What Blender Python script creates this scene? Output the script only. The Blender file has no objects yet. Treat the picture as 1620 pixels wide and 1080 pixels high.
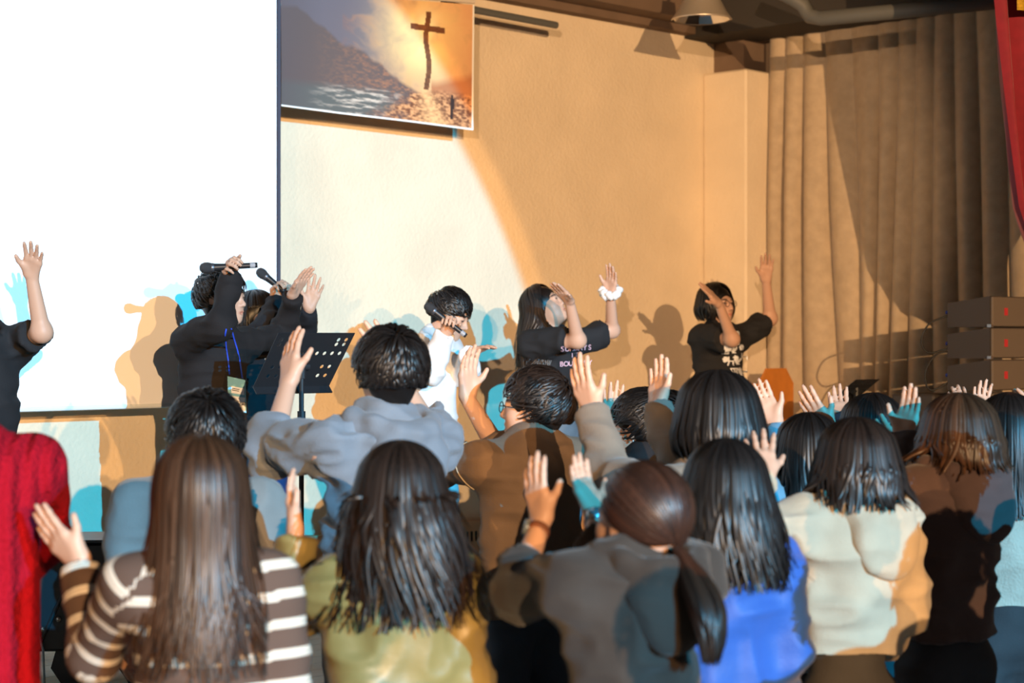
import bpy, math, random
import numpy as np
from mathutils import Vector, Matrix

# ------------------------------------------------------------------ camera, world, lights, exposure
SC = bpy.context.scene
COL = SC.collection
F = 2968.0; CX = 810.0; CY = 540.0; EYE = 1.72       # focal length in pixels of a 1620 x 1080 frame
cam_d = bpy.data.cameras.new('camera'); cam = bpy.data.objects.new('camera', cam_d); COL.objects.link(cam)
cam.location = (0, 0, EYE); cam.rotation_euler = (math.pi/2, 0, 0)
cam_d.sensor_width = 36.0; cam_d.lens = F/1620*36.0; cam_d.clip_end = 200
cam_d.dof.use_dof = True; cam_d.dof.focus_distance = 7.6; cam_d.dof.aperture_fstop = 3.0
SC.camera = cam
wd = bpy.data.worlds.new('world'); SC.world = wd; wd.use_nodes = True
wd.node_tree.nodes['Background'].inputs[0].default_value = (1.0, 0.93, 0.86, 1)
wd.node_tree.nodes['Background'].inputs[1].default_value = 0.13
SC.view_settings.view_transform = 'Standard'; SC.view_settings.look = 'None'
SC.view_settings.gamma = 1.0; SC.view_settings.use_curve_mapping = False
SC.view_settings.exposure = 0.08

WALL = 11.6                      # back wall of the stage: Y - X = WALL (45 degrees to the view)
SIDE = 14.75                     # side wall with the grey curtain: X + Y = SIDE
STAGE_Z = 0.36; STAGE_FRONT = 7.0
RT = math.sqrt(0.5)
U = np.array([RT, RT, 0.0]); N = np.array([RT, -RT, 0.0]); UP = np.array([0, 0, 1.0])
def P(px, py, Y): return np.array([(px-CX)/F*Y, Y, EYE-(py-CY)/F*Y])
def on_wall(px, py, off=0.0):
    a = (px-CX)/F; return P(px, py, (WALL-off/RT)/(1-a))
def on_side(px, py, off=0.0):
    a = (px-CX)/F; return P(px, py, (SIDE-off/RT)/(1+a))
def w2(s, o, z): return np.array([0, WALL, 0]) + U*s + N*o + UP*z          # wall coordinates -> world
def ws(px, off=0.0):
    p = on_wall(px, CY, off); return float((p-np.array([0, WALL, 0]))@U)

def unit(v):
    v = np.asarray(v, float); return v/max(1e-9, np.linalg.norm(v))
def spot(name, loc, energy, color, edge, R, radius, blend=0.03, aim=None):
    l = bpy.data.lights.new(name, 'SPOT'); o = bpy.data.objects.new(name, l); COL.objects.link(o)
    l.energy = energy; l.color = color; l.shadow_soft_size = radius; l.spot_blend = blend
    l.spot_size = math.radians(2*R); o.location = loc
    if aim is None:      # the lamp's circle of light passes through two seen points of its edge
        a, b = unit(edge[0]-np.array(loc)), unit(edge[1]-np.array(loc))
        m = unit(a+b); n = unit(np.cross(a, b)); n = -n if n[0] > 0 else n
        c = math.cos(math.radians(R))/float(a@m); aim = c*m + math.sqrt(max(0, 1-c*c))*n
    else: aim = unit(np.array(aim)-np.array(loc))
    o.rotation_euler = Vector(aim).to_track_quat('-Z', 'Y').to_euler()
    return o
WARM = (1.0, 0.60, 0.27); CYAN = (0.02, 0.56, 1.0)
spot('stage_light_warm_wide', (4.2, -12, 4.0), 16500, (1.0, .62, .31), None, 16, 0.04, aim=(0.2, 10, 2.0))
spot('stage_light_orange', (7.6, -12, 3.7), 8500, (1.0, .52, .18), (on_wall(750, 190), on_wall(862, 440)), 9.5, 0.04)
spot('stage_light_cyan', (10.2, -12, 5.6), 34000, CYAN, (on_wall(722, 205), on_wall(826, 430)), 9.5, 0.04)
spot('stage_light_warm_centre', (-1.5, -12, 3.15), 9000, (1.0, .66, .40), None, 5.0, 0.05, 0.4, aim=on_wall(1010, 300))

# ------------------------------------------------------------------ materials
MATS = {}
def nodes_of(m): return m.node_tree.nodes, m.node_tree.links
def mat(name, col, rough=0.7, metal=0.0, spec=0.4, bump=0.0, scale=200.0, vary=0.0, vscale=6.0, attr=None, emit=0.0, sheen=0.0, stretch=None):
    if name in MATS: return MATS[name]
    m = bpy.data.materials.new(name); m.use_nodes = True; nd, lk = nodes_of(m)
    b = nd['Principled BSDF']; MATS[name] = m
    b.inputs['Base Color'].default_value = (*col, 1); b.inputs['Roughness'].default_value = rough
    b.inputs['Metallic'].default_value = metal; b.inputs['Specular IOR Level'].default_value = spec
    if sheen: b.inputs['Sheen Weight'].default_value = sheen
    tc = nd.new('ShaderNodeTexCoord')
    src = tc.outputs['Object']
    if stretch:
        mp = nd.new('ShaderNodeMapping'); lk.new(src, mp.inputs[0]); mp.inputs['Scale'].default_value = stretch; src = mp.outputs[0]
    colour = None
    if attr:
        at = nd.new('ShaderNodeAttribute'); at.attribute_name = attr; colour = at.outputs['Color']
        mx = nd.new('ShaderNodeMix'); mx.data_type = 'RGBA'; mx.blend_type = 'MULTIPLY'; mx.inputs[0].default_value = 1
        mx.inputs[6].default_value = (*col, 1); lk.new(colour, mx.inputs[7]); colour = mx.outputs[2]
    if vary:
        n = nd.new('ShaderNodeTexNoise'); n.inputs['Scale'].default_value = vscale; n.inputs['Detail'].default_value = 5; lk.new(src, n.inputs['Vector'])
        r = nd.new('ShaderNodeMapRange'); r.inputs[1].default_value = .3; r.inputs[2].default_value = .7; r.inputs[3].default_value = 1-vary; r.inputs[4].default_value = 1+vary; lk.new(n.outputs[0], r.inputs[0])
        mx = nd.new('ShaderNodeMix'); mx.data_type = 'RGBA'; mx.blend_type = 'MULTIPLY'; mx.inputs[0].default_value = 1
        if colour is not None: lk.new(colour, mx.inputs[6])
        else: mx.inputs[6].default_value = (*col, 1)
        lk.new(r.outputs[0], mx.inputs[7]); colour = mx.outputs[2]
    if colour is not None: lk.new(colour, b.inputs['Base Color'])
    if bump:
        n = nd.new('ShaderNodeTexNoise'); n.inputs['Scale'].default_value = scale; n.inputs['Detail'].default_value = 3; lk.new(src, n.inputs['Vector'])
        bp = nd.new('ShaderNodeBump'); bp.inputs['Strength'].default_value = bump; bp.inputs['Distance'].default_value = 0.004
        lk.new(n.outputs[0], bp.inputs['Height']); lk.new(bp.outputs[0], b.inputs['Normal'])
    if emit:
        b.inputs['Emission Color'].default_value = (*col, 1); b.inputs['Emission Strength'].default_value = emit
    return m
def srgb(r, g, b): return tuple(((c/255)/12.92 if c/255 <= .04045 else ((c/255+.055)/1.055)**2.4) for c in (r, g, b))

# ------------------------------------------------------------------ mesh helpers
def mesh_from(name, V, Fc, smooth=True, cols=None, attr='Col'):
    me = bpy.data.meshes.new(name); V = np.asarray(V, np.float32)
    if isinstance(Fc, np.ndarray):
        nf, k = Fc.shape
        me.vertices.add(len(V)); me.vertices.foreach_set('co', V.ravel())
        me.loops.add(nf*k); me.loops.foreach_set('vertex_index', Fc.astype(np.int32).ravel())
        me.polygons.add(nf); me.polygons.foreach_set('loop_start', np.arange(0, nf*k, k, dtype=np.int32))
        me.update(calc_edges=True)
    else: me.from_pydata(V.tolist(), [], Fc); me.update()
    me.polygons.foreach_set('use_smooth', np.full(len(me.polygons), smooth))
    if cols is not None:
        a = me.color_attributes.new(attr, 'FLOAT_COLOR', 'POINT')
        c = np.ones((len(V), 4), np.float32); c[:, :3] = np.asarray(cols, np.float32).reshape(len(V), -1); a.data.foreach_set('color', c.ravel())
    me.validate(); return me
def obj(name, me, m, parent=None, loc=None):
    """vertices arrive in world space; they are stored about LOC (a parent's own place when it has one)"""
    o = bpy.data.objects.new(name, me); COL.objects.link(o)
    if m is not None: me.materials.append(m)
    base = np.zeros(3)
    q = parent
    while q is not None: base = base+np.array(q.location); q = q.parent
    at = np.array(loc, float) if loc is not None else base
    n = len(me.vertices); c = np.empty(n*3, np.float32); me.vertices.foreach_get('co', c)
    c = (c.reshape(-1, 3)-at).astype(np.float32); me.vertices.foreach_set('co', c.ravel()); me.update()
    o.location = at-base; o.parent = parent
    return o
def empty(name, loc):
    o = bpy.data.objects.new(name, None); COL.objects.link(o); o.location = loc; o.empty_display_size = .1; return o
def tag(o, label=None, cat=None, group=None, kind=None):
    if label: o['label'] = label
    if cat: o['category'] = cat
    if group: o['group'] = group
    if kind: o['kind'] = kind
    return o
class MB:
    def __init__(s): s.v = []; s.f = []
    def add(s, V, Fc):
        k = len(s.v); s.v += [tuple(map(float, v)) for v in V]; s.f += [tuple(i+k for i in f) for f in Fc]; return s
    def box(s, c, h, ax=(U, N, UP), bev=0.0):
        c = np.array(c, float); ax = [np.array(a, float) for a in ax]
        if bev <= 0:
            V = [c+ax[0]*h[0]*i+ax[1]*h[1]*j+ax[2]*h[2]*k for i in (-1, 1) for j in (-1, 1) for k in (-1, 1)]
            return s.add(V, [(0, 1, 3, 2), (4, 6, 7, 5), (0, 4, 5, 1), (2, 3, 7, 6), (0, 2, 6, 4), (1, 5, 7, 3)])
        V = []; idx = {}
        for i in (-1, 1):
            for j in (-1, 1):
                for k in (-1, 1):
                    for a in range(3):
                        e = [i*h[0], j*h[1], k*h[2]]
                        for b in range(3):
                            if b != a: e[b] -= bev*(i, j, k)[b]
                        idx[(i, j, k, a)] = len(V); V.append(c+sum(ax[b]*e[b] for b in range(3)))
        Fc = []
        for a in range(3):
            b, d = (a+1) % 3, (a+2) % 3
            for sg in (-1, 1):
                q = []
                for (x, y) in ((-1, -1), (1, -1), (1, 1), (-1, 1)):
                    t = [0, 0, 0]; t[a] = sg; t[b] = x; t[d] = y; q.append(idx[(*t, a)])
                Fc.append(tuple(q if sg > 0 else q[::-1]))
        for a in range(3):
            b, d = (a+1) % 3, (a+2) % 3
            for x in (-1, 1):
                for y in (-1, 1):
                    t0 = [0, 0, 0]; t1 = [0, 0, 0]; t0[a] = -1; t1[a] = 1
                    for t in (t0, t1): t[b] = x; t[d] = y
                    Fc.append((idx[(*t0, b)], idx[(*t1, b)], idx[(*t1, d)], idx[(*t0, d)]))
        for i in (-1, 1):
            for j in (-1, 1):
                for k in (-1, 1): Fc.append(tuple(idx[(i, j, k, a)] for a in range(3)))
        return s.add(V, Fc)
    def tube(s, pts, r, n=8, cap=True):
        pts = [np.array(p, float) for p in pts]; m = len(pts); rr = r if hasattr(r, '__len__') else [r]*m
        t0 = unit(pts[1]-pts[0]); a = unit(np.cross(t0, UP if abs(t0[2]) < .9 else U)); V = []
        for i in range(m):
            t = unit(pts[min(i+1, m-1)]-pts[max(i-1, 0)]); a = unit(a-t*(a@t)); b = np.cross(t, a)
            V += [pts[i]+rr[i]*(a*math.cos(q)+b*math.sin(q)) for q in np.arange(n)*2*math.pi/n]
        Fc = [(i*n+j, i*n+(j+1) % n, (i+1)*n+(j+1) % n, (i+1)*n+j) for i in range(m-1) for j in range(n)]
        if cap: Fc += [tuple(range(n))[::-1], tuple((m-1)*n+j for j in range(n))]
        return s.add(V, Fc)
    def lathe(s, prof, c, n=28, ax=(np.array([1., 0, 0]), np.array([0, 1., 0]), UP)):
        c = np.array(c, float); V = [c+ax[0]*r*math.cos(q)+ax[1]*r*math.sin(q)+ax[2]*z for (r, z) in prof for q in np.arange(n)*2*math.pi/n]
        return s.add(V, [(i*n+j, i*n+(j+1) % n, (i+1)*n+(j+1) % n, (i+1)*n+j) for i in range(len(prof)-1) for j in range(n)])
    def prism(s, poly, dv):
        dv = np.array(dv, float); k = len(poly); V = [np.array(p, float) for p in poly]+[np.array(p, float)+dv for p in poly]
        return s.add(V, [tuple(range(k))[::-1], tuple(range(k, 2*k))]+[(i, (i+1) % k, (i+1) % k+k, i+k) for i in range(k)])
    def build(s, name, m, parent=None, loc=None, smooth=False):
        me = mesh_from(name, np.array(s.v), s.f, smooth)
        import bmesh
        bm = bmesh.new(); bm.from_mesh(me); bmesh.ops.recalc_face_normals(bm, faces=bm.faces[:]); bm.to_mesh(me); bm.free()
        return obj(name, me, m, parent, loc)
def struct(o): o['kind'] = 'structure'; return o

# value noise, vectorised
def _hash(i, j, k, seed):
    h = (i*374761393+j*668265263+k*2147483647+seed*1274126177) & 0xffffffff
    h = ((h ^ (h >> 13))*1274126177) & 0xffffffff
    return ((h ^ (h >> 16)) & 0xffff)/65535.0
def vnoise(p, seed=0):
    p = np.asarray(p, float); i = np.floor(p).astype(np.int64); f = p-i; f = f*f*(3-2*f); out = 0
    for a in (0, 1):
        for b in (0, 1):
            for c in (0, 1):
                w = (f[..., 0] if a else 1-f[..., 0])*(f[..., 1] if b else 1-f[..., 1])*(f[..., 2] if c else 1-f[..., 2])
                out = out+w*_hash(i[..., 0]+a, i[..., 1]+b, i[..., 2]+c, seed)
    return out
def fbm(p, o=4, seed=0):
    t = 0; a = .5
    for k in range(o): t = t+a*vnoise(np.asarray(p)*2**k, seed+k); a *= .5
    return t/(1-.5**o)

# ------------------------------------------------------------------ the room
m_wall = mat('stucco_cream', (0.75, 0.62, 0.45), .9, bump=1.0, scale=46, vary=.05, vscale=3)
m_dark = mat('ceiling_dark', srgb(58, 54, 50), .9)
m_beam = mat('beam_brown', srgb(112, 92, 76), .85, vary=.1)
m_pipe = mat('pipe_grey', srgb(92, 92, 88), .6)
m_wood = mat('skirting_wood', srgb(190, 150, 115), .6, vary=.1, vscale=10)
m_board = mat('stage_boards', srgb(196, 186, 172), .5, vary=.06, vscale=4)
m_hall = mat('hall_floor', srgb(110, 96, 84), .6, vary=.1)
CORNER = (SIDE-WALL)*RT          # wall coordinate s of the corner with the side wall
b = MB().box(w2(CORNER/2-4, -.1, 2.2), (CORNER/2+4.1, .1, 2.2)); struct(b.build('wall_back', m_wall))
sp = ws(1112)
b = MB().box(w2((sp+CORNER)/2, .1865, 1.78), ((CORNER-sp)/2, .1865, 1.78), bev=.012); struct(b.build('trim_1', m_wall))       # pilaster
b = MB().box(w2(CORNER/2-4, .14, 4.05), (CORNER/2+4.0, .14, .2)); b.box(w2(CORNER/2-4, .05, 3.83), (CORNER/2+4.0, .05, .03)); struct(b.build('trim_2', m_beam))
b = MB().box(w2((sp+CORNER)/2+.06, .13, 3.72), ((CORNER-sp)/2-.06, .13, .16)); struct(b.build('trim_3', m_beam))
b = MB().box(w2(CORNER+.1, 3.5, 2.2), (.1, 3.6, 2.2)); struct(b.build('wall_right', mat('side_wall', srgb(150, 128, 104), .9)))
b = MB().box(w2(-1, 4, 4.45), (6.5, 4.2, .05)); struct(b.build('ceiling', m_dark))
b = MB().box(w2(CORNER/2-4, .03, STAGE_Z+.14), (CORNER/2+4, .03, .14)); sk = struct(b.build('baseboard_back', m_wood))
m_slot = mat('slot_black', (.01, .01, .01), .9)
for k in range(6):
    q = ws(714+k*7); MB().box(w2(q, .062, STAGE_Z+.19), (.006, .003, .03)).build('vent_slot', m_slot, sk)
front_o = (WALL-STAGE_FRONT)*RT
b = MB().box(w2(-1, front_o/2, STAGE_Z/2-.012), (6.5, front_o/2, STAGE_Z/2-.012)); stage = struct(b.build('floor_stage', mat('stage_base', srgb(90, 70, 55), .8)))
nb = 26; bw = front_o/nb
proto = MB().box(w2(-1, bw/2, STAGE_Z-.012), (6.5, bw/2-.002, .012)).build('plank', m_board, stage)
for k in range(1, nb):
    c = proto.copy(); COL.objects.link(c); c.parent = stage; c.location = N*bw*k
b = MB().box((0, 4, -.05), (14, 16, .05), (np.array([1., 0, 0]), np.array([0, 1., 0]), UP)); struct(b.build('floor', m_hall))
b = MB().box(w2(CORNER-.35, 1.6, 4.08), (.22, 1.6, .3)); struct(b.build('trim_4', m_dark))
b = MB().box(w2(CORNER-.06, 1.9, 3.83), (.05, 1.75, .05)); struct(b.build('trim_5', m_beam))       # curtain pelmet rail

# projection screen hanging in front of the wall
scr = empty('projection_screen', w2(ws(200, .4), .4, 1.4)); s1 = ws(442, .4); s0 = s1-4.6; zb = 1.72-(638-540)/F*on_wall(280, 540, .4)[1]
MB().box(w2((s0+s1)/2-.01, .4, (zb+4.3)/2), ((s1-s0)/2-.012, .004, (4.3-zb)/2)).build('sheet', mat('screen_white', (.9, .9, .92), .8), scr)
MB().box(w2(s1-.006, .4, (zb+4.3)/2), (.010, .006, (4.3-zb)/2)).build('border', mat('border_black', srgb(70, 70, 84), .7), scr)
MB().tube([w2(s0, .4, zb-.008), w2(s1, .4, zb-.008)], .012).build('bottom_bar', mat('bar_white', srgb(225, 230, 230), .4), scr)
tag(scr, 'large white projection screen with thin dark edge hanging on the back wall', 'screen')

# printed banner: a flat picture, painted vertex by vertex
def banner():
    W, H = 260, 174
    tl, tr, br, bl = on_wall(444, -16, .3), on_wall(750, 8, .3), on_wall(750, 206, .3), on_wall(444, 168, .3)
    u, v = np.meshgrid(np.linspace(0, 1, W), np.linspace(0, 1, H)); u = u.ravel(); v = v.ravel()      # v down
    zt = (tl[2]+tr[2])/2; zl = (bl[2]+br[2])/2+0.0
    pos = tl[None]*((1-u)*(1-v))[:, None]+tr[None]*(u*(1-v))[:, None]+br[None]*(u*v)[:, None]+bl[None]*((1-u)*v)[:, None]
    pos = pos+N[None]*(0.006*np.sin(u*9+v*2))[:, None]
    q = np.stack([u*3, v*2, u*0], 1)
    n1 = fbm(q*2.2+fbm(q*2, 3, 5)[:, None]*1.5, 5, 1); n2 = fbm(q*9, 4, 3); n3 = fbm(q*np.array([22, 34, 1]), 4, 7)
    def C(r, g, b_): return np.array(srgb(r, g, b_))[None]
    def mixc(a, b_, t): t = np.clip(t, 0, 1)[:, None]; return a*(1-t)+b_*t
    glow = np.exp(-(((u-.73)/.2)**2+((v-.28)/.36)**2))
    col = mixc(C(112, 102, 108)+0*pos, C(222, 164, 118), (u-.38)*2.6+(n1-.5)*1.6)
    col = mixc(col, C(150, 100, 80), np.clip((n1-.52)*5, 0, 1)*.55*(u > .3))
    col = mixc(col, C(255, 222, 150), glow*(.85+1.6*(n1-.5)))
    col = mixc(col, C(255, 240, 190), np.exp(-(((u-.735)/.055)**2+((v-.19)/.1)**2)))
    # distant ridge on the right, dark slope on the left
    ridge = .62-.1*np.clip((u-.78)/.22, 0, 1)+.05*(fbm(np.stack([u*14, u*0, u*0], 1), 3, 9)-.5)
    col = mixc(col, C(190, 125, 85), (v-ridge)*18*(u > .76)*.8)
    slope = .1+1.02*u**1.12+.12*(fbm(np.stack([u*10, u*0+3, u*0], 1), 4, 12)-.5)
    inl = np.clip((v-slope)*30, 0, 1)*(u < .68)
    col = mixc(col, mixc(C(104, 88, 84)+0*pos, C(180, 122, 88), (n3-.42)*2.4*np.clip((u-.15)*2, 0, 1)), inl)
    sea = np.clip((v-.74)*14, 0, 1)*np.clip((.66-u-(v-.74)*.55)*9+(n2-.5)*2, 0, 1)
    col = mixc(col, mixc(C(98, 98, 94)+0*pos, C(205, 188, 172), (fbm(q*np.array([7, 30, 1]), 4, 31)-.48)*4.5*np.clip((u-.12)*4, 0, 1)), sea)
    shore = np.clip((v-.69-.03*n2)*16, 0, 1)*np.clip((u-.62+(v-.74)*.55)*9+(n2-.5)*2, 0, 1)
    col = mixc(col, mixc(C(120, 74, 52)+0*pos, C(232, 165, 112), (n3-.36)*3), shore)
    path = np.exp(-((u-(.72+.22*(v-.7)))/(.02+.14*(v-.66)))**2)*(v > .7)
    col = mixc(col, C(250, 190, 130), path*.75*(.5+n3))
    col = mixc(col, C(95, 82, 84), np.clip((.2-u)*3, 0, .75)+0*u)
    cxl = .738+.008*np.sin(v*14+.5)
    wood = mixc(C(84, 56, 42)+0*pos, C(140, 88, 55), n3)
    col = mixc(col, wood, ((np.abs(u-cxl) < .0135) & (v > .085) & (v < .72)).astype(float))
    col = mixc(col, wood, ((np.abs(v-(.22+.1*(u-.74))) < .024) & (np.abs(u-.742) < .09)).astype(float))
    # walking figure
    fx = .876; man = (((u-fx)/.007)**2+((v-.752)/.016)**2 < 1) | ((np.abs(u-fx-.002) < .0125-.02*np.abs(v-.82)) & (v > .768) & (v < .855)) | ((np.abs(u-fx) < .008) & (v >= .85) & (v < .935))
    col = mixc(col, C(60, 44, 40), man.astype(float))
    border = (v > .985) | (u > .991)
    col = mixc(col, C(248, 246, 240), border.astype(float))
    ii = np.arange(W*H).reshape(H, W)
    Fc = np.stack([ii[:-1, :-1].ravel(), ii[1:, :-1].ravel(), ii[1:, 1:].ravel(), ii[:-1, 1:].ravel()], 1)
    me = mesh_from('print', pos, Fc, True, col)
    r = empty('hanging_banner', bl)
    obj('print', me, mat('banner_print', (1, 1, 1), .75, attr='Col'), r)
    MB().tube([tl+UP*.02-U*.1, tr+UP*.02], .014).build('top_batten', mat('batten_white', srgb(220, 205, 185), .6), r)
    tag(r, 'printed banner of a wooden cross glowing over mountains and a walking figure', 'banner')
banner()
# pipe on the wall and its brackets, lamp, ceiling pipe
pr = empty('wall_pipe', on_wall(750, 14, .3))
MB().tube([on_wall(700, 6, .25), on_wall(880, 40, .25)], .022).build('bar', m_pipe, pr)
tag(pr, 'grey metal pipe running along the wall top right of the banner', 'pipe')
lp = P(1110, 32, 11.3)
lr = empty('pendant_lamp', lp); prof = [(.178, 0), (.183, .004), (.178, .012), (.15, .05), (.12, .11), (.085, .18), (.055, .22), (.05, .28), (.0, .285)]
MB().lathe(prof, lp, 32).build('shade', mat('lamp_alu', srgb(205, 190, 170), .35, metal=.6), lr, smooth=True)
MB().lathe([(.172, .004), (.14, .045), (.1, .1), (.04, .14), (0, .14)], lp, 12).build('reflector', mat('lamp_mirror', (.9, .9, .9), .12, metal=1), lr)
MB().lathe([(0, .03), (.04, .04), (.05, .08), (.03, .13)], lp, 16).build('bulb', mat('lamp_bulb', (.9, .9, .86), .3), lr, smooth=True)
MB().tube([lp+UP*.28, np.array([lp[0], lp[1], 4.4])], .012).build('stem', m_pipe, lr)
tag(lr, 'bell-shaped metal pendant lamp hanging from the dark ceiling', 'lamp')
cp = empty('ceiling_pipe', P(1400, 15, 11))
MB().tube([P(1200, -30, 11.2), P(1255, -2, 11.2), P(1270, 8, 11.2), P(1282, 26, 11.2), P(1300, 29, 11.1), P(1420, 18, 10.9), P(1640, -4, 10.6)], .045, 12).build('duct', m_pipe, cp, smooth=True)
tag(cp, 'bent grey ventilation pipe under the ceiling above the curtain', 'pipe')

# curtains
def sheet(name, fn, nu, nv, m, parent):
    u, v = np.meshgrid(np.linspace(0, 1, nu), np.linspace(0, 1, nv)); pos = fn(u.ravel(), v.ravel())
    ii = np.arange(nu*nv).reshape(nv, nu)
    Fc = np.stack([ii[:-1, :-1].ravel(), ii[1:, :-1].ravel(), ii[1:, 1:].ravel(), ii[:-1, 1:].ravel()], 1)
    return obj(name, mesh_from(name, pos, Fc), m, parent)
def grey_curtain(u, v):
    L = 3.3; x = u*L; z = 3.8-(3.8-STAGE_Z-.02)*v
    wob = .05*np.sin(x*5+v*2)+.035*v*np.sin(x*9+3+v*3)
    ph = (x+wob)/.165*2*np.pi
    a = (.016+.03*np.clip(v*3, 0, 1))*(.55+.9*vnoise(np.stack([x*4.3, v*.6, x*0], 1), 4))
    d = a*(np.abs(np.sin(ph/2))**.6*2-1)+.03*np.sin(x*7.1)*v
    base = np.array([0, WALL, 0])+U*(CORNER-.13)
    return base[None]+N[None]*(x+.38)[:, None]-U[None]*d[:, None]+UP[None]*z[:, None]
cu = empty('stage_curtain', on_side(1400, 540, .1)*np.array([1, 1, 0])+UP*STAGE_Z)
sheet('drape', grey_curtain, 560, 44, mat('curtain_grey', srgb(176, 156, 130), .75, vary=.1, vscale=14, sheen=.2, bump=.3, scale=60), cu)
MB().box(w2(CORNER-.13, 2.0, 3.815), (.012, 1.65, .014)).build('track', m_pipe, cu)
tag(cu, 'long pleated grey stage curtain hanging along the side wall', 'curtain')
rs = ws(1569, (WALL-6.9)*RT); ro = (WALL-6.9)*RT
def red_curtain(u, v):
    z = 3.95-v*(3.95-STAGE_Z-.02); t = np.clip((3.42-z)/1.1, -.5, 1.6)
    tp = np.clip(t, 0, None); edge = rs-.02+.08*t+.16*tp**1.5+.55*np.clip(tp-.95, 0, .5)+1.6*np.clip(tp-1.2, 0, .4); x = edge+u*np.maximum(.3, 1.7-.9*tp)
    d = (.05+.01*np.sin(v*9))*np.sin(u*46+np.sin(v*2.2)*1.2)+.02*np.sin(u*101)
    return np.array([0, WALL, 0])[None]+U[None]*x[:, None]+N[None]*(ro+d)[:, None]+UP[None]*z[:, None]
rc = empty('red_velvet_curtain', w2(rs+.9, ro, STAGE_Z))
sheet('drape', red_curtain, 240, 40, mat('velvet_red', srgb(150, 24, 44), .7, sheen=.6, vary=.12, vscale=20), rc)
tag(rc, 'deep red velvet curtain gathered at the right edge of the stage', 'curtain')
def valance(u, v):
    x = rs+.05+u*1.8; z = 3.75-v*(.40+.10*np.sin(u*3.2)**2); d = .11+.02*np.sin(u*60)
    return np.array([0, WALL, 0])[None]+U[None]*x[:, None]+N[None]*(ro+d)[:, None]+UP[None]*z[:, None]
vl = empty('gold_valance', w2(rs+.9, ro+.1, 3.4))
sheet('fringe', valance, 160, 8, mat('fringe_gold', srgb(205, 160, 40), .6, vary=.3, vscale=80), vl)
tag(vl, 'gold fringed valance above the red velvet curtain', 'valance')

# loudspeaker stack
m_box = mat('speaker_black', srgb(66, 60, 58), .65, bump=.2, scale=300); m_gr = mat('speaker_grille', srgb(120, 108, 98), .7, bump=.5, scale=500)
m_red = mat('badge_red', srgb(210, 60, 70), .5); m_cab = mat('cable_black', (.012, .012, .014), .5); m_plug = mat('plug_blue', srgb(40, 60, 150), .5); m_steel = mat('steel', srgb(170, 165, 160), .35, metal=.8)
SPY = 10.0
for i, yt in enumerate((468, 518, 569, 621)):
    e = P(1566, yt, SPY); h = .165; dpt = .26; w = .72
    r = empty('line_array_speaker', e-UP*h)
    top = [e, e-UP*h, e-N*dpt-UP*h, e-N*dpt-UP*.035]
    MB().prism(top, U*w).build('cabinet', m_box, r)
    MB().box(e+U*w/2-UP*h/2+N*.008, (w/2-.004, .008, h/2-.004), bev=.004).build('grille', m_gr, r)
    MB().box(e+U*.135-UP*h/2+N*.018, (.014, .003, .02)).build('badge', m_red, r)
    MB().box(e-UP*(h-.006)+N*.004-U*.004, (.012, .012, .008)).build('hinge', m_steel, r)
    MB().tube([e-N*(dpt+.018)+U*.02-UP*.085, e-N*dpt+U*.02-UP*.085], .011).build('plug', m_plug, r)
    tag(r, 'black line array loudspeaker, '+('topmost', 'second from the top', 'third from the top', 'lowest')[i]+' of the stack', 'speaker', 'stacked loudspeakers')
for i, pts in enumerate((((1501, 499), (1470, 512), (1458, 540), (1470, 558), (1503, 549)), ((1503, 556), (1480, 562), (1464, 590), (1472, 617), (1505, 602)))):
    Q = [P(x, y, SPY+.2) for x, y in pts]; C = []
    for k in range(len(Q)-1):
        a, b2, c, d = Q[max(k-1, 0)], Q[k], Q[k+1], Q[min(k+2, len(Q)-1)]
        for t in np.linspace(0, 1, 7)[:-1]: C.append(.5*((2*b2)+(c-a)*t+(2*a-5*b2+4*c-d)*t*t+(3*b2-a-3*c+d)*t**3))
    tag(MB().tube(C+[Q[-1]], .0055, 6).build('speaker_cable', m_cab, smooth=True), 'thin black cable looping between the '+('upper two', 'second and third')[i]+' loudspeakers', 'cable', 'loudspeaker cables')
e = P(1560, 672, SPY); zt = e[2]; sb = empty('subwoofer', np.array([e[0], e[1], STAGE_Z]))
MB().box(np.array([e[0], e[1], (zt+STAGE_Z)/2])-N*.16+U*.3, (.37, .2, (zt-STAGE_Z)/2), bev=.01).build('cabinet', m_box, sb)
MB().box(np.array([e[0], e[1], (zt+STAGE_Z)/2])+N*.045+U*.3, (.36, .006, (zt-STAGE_Z)/2-.03), bev=.004).build('grille', m_gr, sb)
tag(sb, 'large black subwoofer under the loudspeaker stack', 'speaker')
e = P(1468, 622, SPY+.62); mc = empty('amplifier_case', np.array([e[0], e[1], STAGE_Z]))
MB().box(np.array([e[0], e[1], (e[2]+STAGE_Z)/2]), (.16, .14, (e[2]-STAGE_Z)/2), bev=.012).build('body', m_box, mc)
MB().box(np.array([e[0], e[1], e[2]-.1])+N*.145, (.13, .006, .05)).build('front_panel', mat('panel_grey', srgb(80, 80, 84), .5), mc)
tag(mc, 'black amplifier case standing left of the loudspeaker stack', 'case')

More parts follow.
